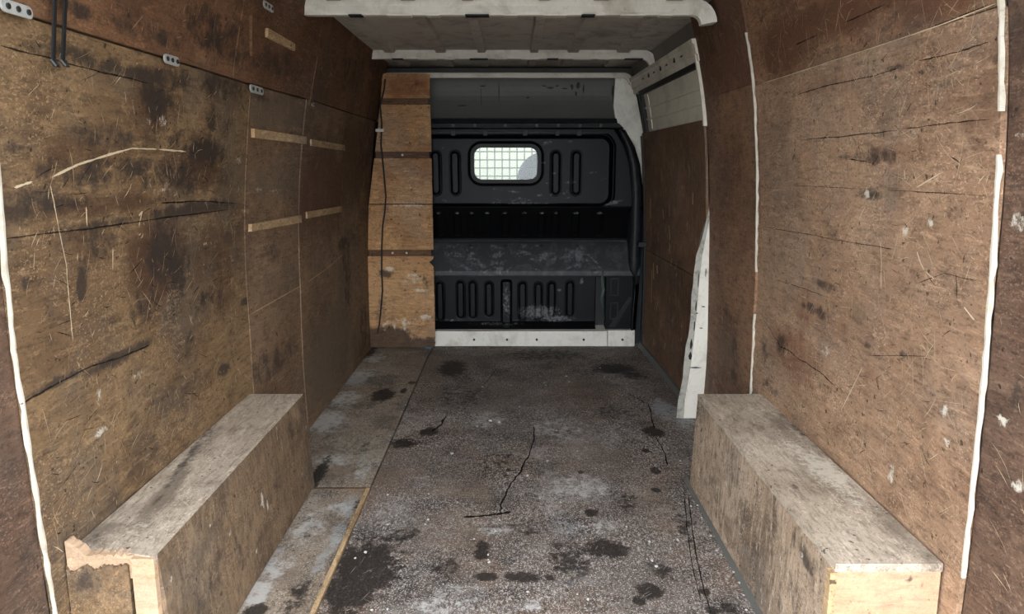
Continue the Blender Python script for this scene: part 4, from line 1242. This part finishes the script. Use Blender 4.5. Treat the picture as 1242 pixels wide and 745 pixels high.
# black cable hanging on the partition
cp = [(467, 96), (466, 108), (461, 128), (463, 150), (462, 175), (464, 195), (466, 215), (468, 238), (467, 255), (464, 275), (463, 300), (463, 330), (464, 352), (462, 375), (460, 395), (458, 404)]
cpts = []
for i in range(len(cp) - 1):
    for s in range(4):
        t_ = s / 4; cpts.append(on_y(cp[i][0] + (cp[i + 1][0] - cp[i][0]) * t_, cp[i][1] + (cp[i + 1][1] - cp[i][1]) * t_, PY - .008))
cpts.append(on_y(*cp[-1], PY - .008))
tag(MB().tube(cpts, .0052, 8).build('cable', M['cable'], smooth=True), 'thin black cable hanging wavily down the plywood partition', 'cable')
cl = MB().box(pxx(456, 158), pxx(466, 158), PY - .016, PY, pz(160), pz(156.5)).build('cable_clip', M['chip'])
tag(cl, 'white cable clip at the top of the plywood partition', 'clip')

# ================================================================ WHEEL BOXES
def board(name, corners, th_vec, mat, parent, attrs=None, n=(40, 14), jag=None, label=None):
    """bilinear quad sheet with thickness; corners a,b,c,d"""
    a, b_, c_, d_ = [np.array(p, float) for p in corners]
    nu, nv_ = n
    V = []
    for j in range(nv_ + 1):
        for i in range(nu + 1):
            s, t_ = i / nu, j / nv_
            V.append((a * (1 - s) + b_ * s) * (1 - t_) + (d_ * (1 - s) + c_ * s) * t_)
    V = np.array(V); m = len(V)
    if jag is not None: V = jag(V, nu, nv_)
    P = np.concatenate([V, V + np.array(th_vec)])
    fs = []
    for j in range(nv_):
        for i in range(nu):
            q = j * (nu + 1) + i
            fs.append((q, q + 1, q + nu + 2, q + nu + 1)); fs.append((q + m, q + nu + 1 + m, q + nu + 2 + m, q + 1 + m))
    ring = [i for i in range(nu + 1)] + [j * (nu + 1) + nu for j in range(1, nv_ + 1)] + [nv_ * (nu + 1) + i for i in range(nu - 1, -1, -1)] + [j * (nu + 1) for j in range(nv_ - 1, 0, -1)]
    for p, q in zip(ring, ring[1:] + ring[:1]): fs.append((q, p, p + m, q + m))
    mb = MB(); mb.add(P, fs)
    me = mb.mesh(name)
    for k, fn in (attrs or {}).items(): put_attr(me, k, fn(P))
    o = link(name, me, mat, parent)
    if label: o['label'] = label
    return o


BZ = 0.36
# right box
rb = empty('wheel_box', (0.79, 2.0, 0))
tag(rb, 'pale plywood wheel arch box along the right wall', 'wheel box')
tops = lambda lst: (lambda P: field(P[:, 0], P[:, 1], [(on_z(u, v, BZ)[0], on_z(u, v, BZ)[1], rx, ry, ang, st) for u, v, rx, ry, ang, st in lst]))
yn, yf = 1.425, 2.60
board('top_board', [(.678, yn, BZ), (.678, yf, BZ), (.908, yf, BZ), (.903, yn, BZ)], (0, 0, -.018), M['box_top'], rb,
      {'grey': tops([(950, 520, .03, .25, 0, .5), (1110, 655, .05, .15, 0, .7), (960, 600, .05, .2, 0, .3)]), 'pale': tops([(1000, 570, .05, .16, 0, .75), (965, 545, .04, .1, 0, .6), (1030, 600, .03, .10, 0, .5), (920, 500, .04, .1, 0, .4)]),
       'dark': tops([(968, 596, .01, .06, 0, .5), (960, 515, .012, .2, 0, .5), (1060, 575, .010, .4, 0, .55)])}, (70, 16), label='dusty grey top board')
sd = lambda lst: (lambda P: field(P[:, 1], P[:, 2], lst))
rg = random.Random(12)
board('side_board', [(.664, yn + .02, .004), (.664, yf, .004), (.679, yf, BZ - .002), (.679, yn + .02, BZ - .002)], (.016, 0, 0), M['box_side_right'], rb,
      {'dark': sd([(1.56, .29, .05, .025, 20, .8)] + [(rg.uniform(1.45, 2.6), rg.uniform(.05, .33), rg.uniform(.006, .02), rg.uniform(.02, .07), rg.uniform(-35, 5), rg.uniform(.3, .6)) for _ in range(34)]),
       'pale': sd([(rg.uniform(1.45, 2.6), rg.uniform(.05, .33), rg.uniform(.004, .01), rg.uniform(.02, .06), rg.uniform(-35, 5), rg.uniform(.3, .55)) for _ in range(40)])}, (70, 22), label='rough fibrous brown side board')
board('end_board', [(.682, yn, .004), (.905, yn, .004), (.900, yn, BZ - .018), (.682, yn, BZ - .018)], (0, .018, 0), M['raw_wood'], rb,
      {'dark': lambda P: field(P[:, 0], P[:, 2], [(.835, .325, .008, .006, 20, 1.1), (.86, .31, .004, .04, 0, .5), (.79, .30, .01, .01, 0, .5)])}, (24, 34), label='pale orange raw wood end board')
MB().box(.668, .682, yn - .002, yn + .02, .004, BZ - .02).build('corner_batten', M['batten'], rb)['label'] = 'pale corner batten'
# left box
lb = empty('wheel_box', (-.86, 2.0, 0))
tag(lb, 'brown plywood wheel arch box along the left wall with a broken end', 'wheel box')
yn, yf = 1.455, 2.60
board('top_board', [(-.763, yn, BZ), (-.763, yf, BZ), (-.958, yf, BZ), (-.958, yn + .045, BZ)], (0, 0, -.018), M['box_top'], lb,
      {'dark': tops([(225, 560, .012, .3, 8, .7), (130, 650, .05, .1, 0, .3), (240, 545, .02, .2, 8, .4)]), 'grey': tops([(200, 600, .03, .25, 8, .8), (120, 650, .06, .08, 0, .6), (250, 535, .03, .15, 8, .5)]),
       'pale': tops([(170, 640, .03, .08, 0, .35), (280, 530, .03, .25, 0, .3)])}, (70, 16), label='dusty beige top board')
board('side_board', [(-.733, yn + .012, .004), (-.738, yf, .004), (-.762, yf, BZ - .002), (-.762, yn + .012, BZ - .002)], (-.016, 0, 0), M['box_side_left'], lb,
      {'dark': sd([(rg.uniform(1.45, 2.6), rg.uniform(.05, .33), rg.uniform(.01, .04), rg.uniform(.02, .06), rg.uniform(-5, 35), rg.uniform(.3, .5)) for _ in range(26)]),
       'pale': sd([(2.08, .2, .012, .02, 0, 1), (2.12, .16, .008, .02, 0, .9)] + [(rg.uniform(1.45, 2.6), rg.uniform(.05, .33), rg.uniform(.003, .007), rg.uniform(.02, .05), rg.uniform(-5, 35), rg.uniform(.3, .6)) for _ in range(34)])}, (70, 22), label='dark scratched side board')
MB().box(-.812, -.7635, yn - .004, yn + .016, .004, BZ - .004).build('corner_batten', M['raw_wood'], lb)['label'] = 'pale corner batten'


def jagged(V, nu, nv_):
    rg3 = random.Random(77)
    V = V.copy()
    for i in range(nu + 1):
        s = i / nu
        cut = 0.012 + 0.02 * abs(math.sin(s * 9)) * s + rg3.uniform(0, .008)
        for j in range(nv_ + 1):
            t_ = j / nv_
            V[j * (nu + 1) + i][2] -= cut * t_
    return V


board('end_board', [(-.822, yn, .004), (-.955, yn, .004), (-.955, yn, BZ - .004), (-.822, yn, BZ - .004)], (0, .014, 0), M['ply_left'], lb,
      {'dark': lambda P: field(P[:, 0], P[:, 2], [(-.915, .30, .03, .03, 0, .8)])}, (30, 30), jag=jagged, label='brown end board with a broken top edge')
# raw splintered wood showing above the broken edge
spl = MB(); rg4 = random.Random(9); top = []; bot = []
for i in range(25):
    s = i / 24; x = -.812 - .143 * s
    top.append((x, BZ - .002 + (0.002 + .035 * max(0, s - .70) / .30) + rg4.uniform(-.005, .005))); bot.append((x, BZ - .055))
spl.loft([[(x, yn + .006, z), (x, yn + .030, z), (x, yn + .030, zb_), (x, yn + .006, zb_)] for (x, z), (_, zb_) in zip(top, bot)])
spl.build('splintered_wood', M['raw_wood'], lb)['label'] = 'raw splintered wood above the broken end'

# ================================================================ SMALL THINGS
# black strap loop hanging from the upper left lining
st = empty('hanging_strap', (-.88, 1.5, 1.3))
tag(st, 'black double strap hanging on the left wall below the roof', 'strap')
for (ua, ub_) in ((54, 52), (67, 64)):
    pts = []
    for i in range(9):
        s = i / 8; u = ua + (ub_ - ua) * s; v = -14 + 90 * s
        y, z = on_wall(u, v, -1); pts.append((float(wall_x(-1, y, z)) + .020, y, z))
    rings = [[(x - .002, y - .0045, z), (x + .002, y - .0045, z), (x + .002, y + .0045, z), (x - .002, y + .0045, z)] for x, y, z in pts]
    MB().loft(rings).build('strap_band', M['strap'], st)
    x, y, z = pts[-1]
    mb = MB(); mb.tube([(x, y - .008, z + .004), (x + .006, y - .004, z - .006), (x + .006, y + .006, z - .006), (x, y + .010, z + .004)], .0035, 6)
    mb.build('hook', M['bolt'], st)
y, z = on_wall(60, 3, -1); x = float(wall_x(-1, y, z))
MB().box(x + .008, x + .022, y - .024, y + .024, z + .012, z + .03).build('buckle', M['strap'], st)

# blue scrap by the partition
mb = MB(); p = on_z(519, 423); rg = random.Random(6)
ringa = []
for k in range(9):
    a = 2 * math.pi * k / 9; ringa.append((p[0] + (.022 + rg.uniform(-.006, .006)) * math.cos(a), p[1] + .02 * math.sin(a)))
mb.loft([[(x, y, .004) for x, y in ringa], [(p[0] + (x - p[0]) * .8 + .003, p[1] + (y - p[1]) * .7, .014 + rg.uniform(0, .010)) for x, y in ringa], [(p[0] + (x - p[0]) * .3, p[1] + (y - p[1]) * .3, .022) for x, y in ringa]])
tag(mb.build('plastic_scrap', M['blue_scrap']), 'small crumpled blue plastic scrap at the foot of the partition', 'scrap')

# paint chips lying on the floor
chips = [(519, 631, 8), (516, 637, 5), (443, 671, 9), (431, 678, 6), (470, 601, 7), (470, 637, 6), (592, 674, 6), (593, 683, 7), (601, 645, 6), (606, 632, 6), (791, 681, 8), (796, 688, 8), (713, 728, 9), (700, 722, 5),
         (788, 658, 8), (822, 656, 7), (838, 615, 6), (846, 614, 6), (851, 629, 5), (862, 651, 6), (869, 669, 6), (890, 695, 6), (897, 708, 6), (905, 741, 7), (902, 723, 6), (875, 674, 5), (660, 465, 6), (662, 468, 5),
         (690, 464, 7), (733, 458, 6), (687, 457, 7), (728, 447, 6), (760, 466, 5), (605, 513, 9), (579, 518, 8), (595, 511, 10), (548, 551, 9), (492, 492, 7), (630, 494, 5), (664, 560, 8), (675, 523, 6), (470, 740, 7), (451, 741, 6),
         (592, 680, 5), (640, 719, 6), (575, 655, 6), (640, 578, 7), (700, 548, 5), (655, 605, 5), (760, 640, 6), (730, 600, 5), (585, 470, 7), (620, 468, 5), (755, 480, 5), (712, 500, 5), (520, 600, 5), (555, 610, 5), (680, 610, 6), (825, 560, 6), (840, 580, 5)]
rg = random.Random(44)
for u, v, s in chips:
    p = on_z(u, v); r = s * .0007 * (p[1] / 2.2) ** .6
    n = 6; pts = [(math.cos(2 * math.pi * k / n + .3) * r * rg.uniform(.6, 1.2), math.sin(2 * math.pi * k / n + .3) * r * rg.uniform(.7, 1.5)) for k in range(n)]
    mb = MB(); mb.loft([[(x, y, 0) for x, y in pts], [(x * .85, y * .85, r * .45) for x, y in pts]])
    o = mb.build('paint_chip', M['chip']); o.location = (p[0], p[1], .0018)
    if p[0] > .45 and p[1] < 2.7: wh = 'on the floor along the foot of the right wheel box'
    elif p[1] > 3.3: wh = 'on the far floor towards the black bulkhead'
    elif p[0] < -.3 and p[1] < 2.3: wh = 'on the floor next to the left edging strip'
    elif p[0] < 0: wh = 'on the mid floor left of the long crack'
    else: wh = 'on the mid floor right of the long crack'
    tag(o, 'small white paint chip ' + wh, 'paint chip', 'paint chips ' + wh)

# ================================================================ CAB AND OUTSIDE (seen through the bulkhead window)
seat = empty('cab_seat', (.33, 5.35, 0))
tag(seat, 'grey cab seat back seen through the bulkhead window', 'seat')
def rbox(poly, y0, y1, b_=.03):
    cx = sum(p[0] for p in poly) / len(poly); cz = sum(p[1] for p in poly) / len(poly)
    sc_ = lambda f: [(cx + (x - cx) * f, cz + (z - cz) * f) for x, z in poly]
    mb = MB(); mb.loft([[(x, y, z) for x, z in sc_(f)] for y, f in ((y0, .90), (y0 + b_ * .4, .97), (y0 + b_, 1.0), (y1 - b_, 1.0), (y1, .93))]); return mb


rbox(rr_pts(.035, .63, .45, 1.275, .20, 10), 5.25, 5.37).build('backrest', M['seat_fabric'], seat, smooth=True)
rbox(rr_pts(.20, .46, 1.31, 1.50, .07), 5.27, 5.36).build('headrest', M['seat_fabric'], seat, smooth=True)
for x in (.28, .38): MB().tube([(x, 5.31, 1.22), (x, 5.31, 1.34)], .007).build('headrest_post', M['galvanised'], seat)
rbox(rr_pts(.06, .60, .30, .46, .06), 5.26, 5.80).build('cushion', M['seat_fabric'], seat, smooth=True)
MB().box(.12, .54, 5.30, 5.74, -.02, .30).build('seat_base', M['black_rubber'], seat)
cf = MB().box(-1.0, 1.0, 5.0, 6.75, -.06, -.02).build('floor', M['asphalt']); tag(cf, 'grey cab floor beyond the bulkhead', 'floor', kind='structure')
cr = MB().box(-1.0, 1.0, 5.05, 6.05, 1.62, 1.66).build('ceiling', M['roof_paint']); tag(cr, 'cab roof beyond the bulkhead', 'ceiling', kind='structure')
for s, nm in ((-1, 'left'), (1, 'right')):
    o = MB().box(s * 1.0, s * 1.04, 5.0, 6.75, -.06, .95).build('trim_1' if s < 0 else 'trim_2', M['steel_skin'])
    tag(o, f'{nm} lower side of the cab beyond the bulkhead', 'trim', kind='structure')
wf = MB().box(-1.0, 1.0, 6.68, 6.75, -.06, .92).build('wall_front', M['steel_skin']); tag(wf, 'front cowl of the cab beyond the bulkhead', 'wall', kind='structure')
w2 = empty('window_2', (0, 6.4, .9)); tag(w2, 'sloping windscreen at the front of the cab', 'window', kind='structure')
MB().add([(-.95, 6.70, .93), (.95, 6.70, .93), (.88, 6.05, 1.62), (-.88, 6.05, 1.62), (-.95, 6.706, .934), (.95, 6.706, .934), (.88, 6.056, 1.624), (-.88, 6.056, 1.624)],
         [(0, 1, 2, 3), (7, 6, 5, 4), (0, 4, 5, 1), (1, 5, 6, 2), (2, 6, 7, 3), (3, 7, 4, 0)]).build('pane', M['glass'], w2)
for s in (-1, 1):
    MB().tube([(s * .97, 6.70, .92), (s * .90, 6.05, 1.63)], .03).build('window_frame', M['black_rubber'], w2)
gr = MB().box(-30, 30, -30, 40, -.75, -.65).build('ground', M['asphalt']); tag(gr, 'grey asphalt ground under the van', 'ground', kind='structure')
bl = empty('building', (0, 16, -.65)); tag(bl, 'pale cream rendered building far beyond the windscreen', 'building')
MB().box(-9, 9, 16, 20, -.65, 5).build('wall', M['render_wall'], bl)
for x in (-5.0, -2.6, 1.9, 4.2, 6.4):
    f = MB().box(x, x + .9, 15.97, 16.02, .9, 2.3).build('window', M['chip'], bl)
    MB().box(x + .07, x + .83, 15.955, 15.985, .97, 2.23).build('pane', M['pane_dark'], f)
MB().prism_x([(15.7, 5.0), (20.3, 5.0), (18, 6.6)], -9.3, 9.3).build('roof', M['asphalt'], bl)
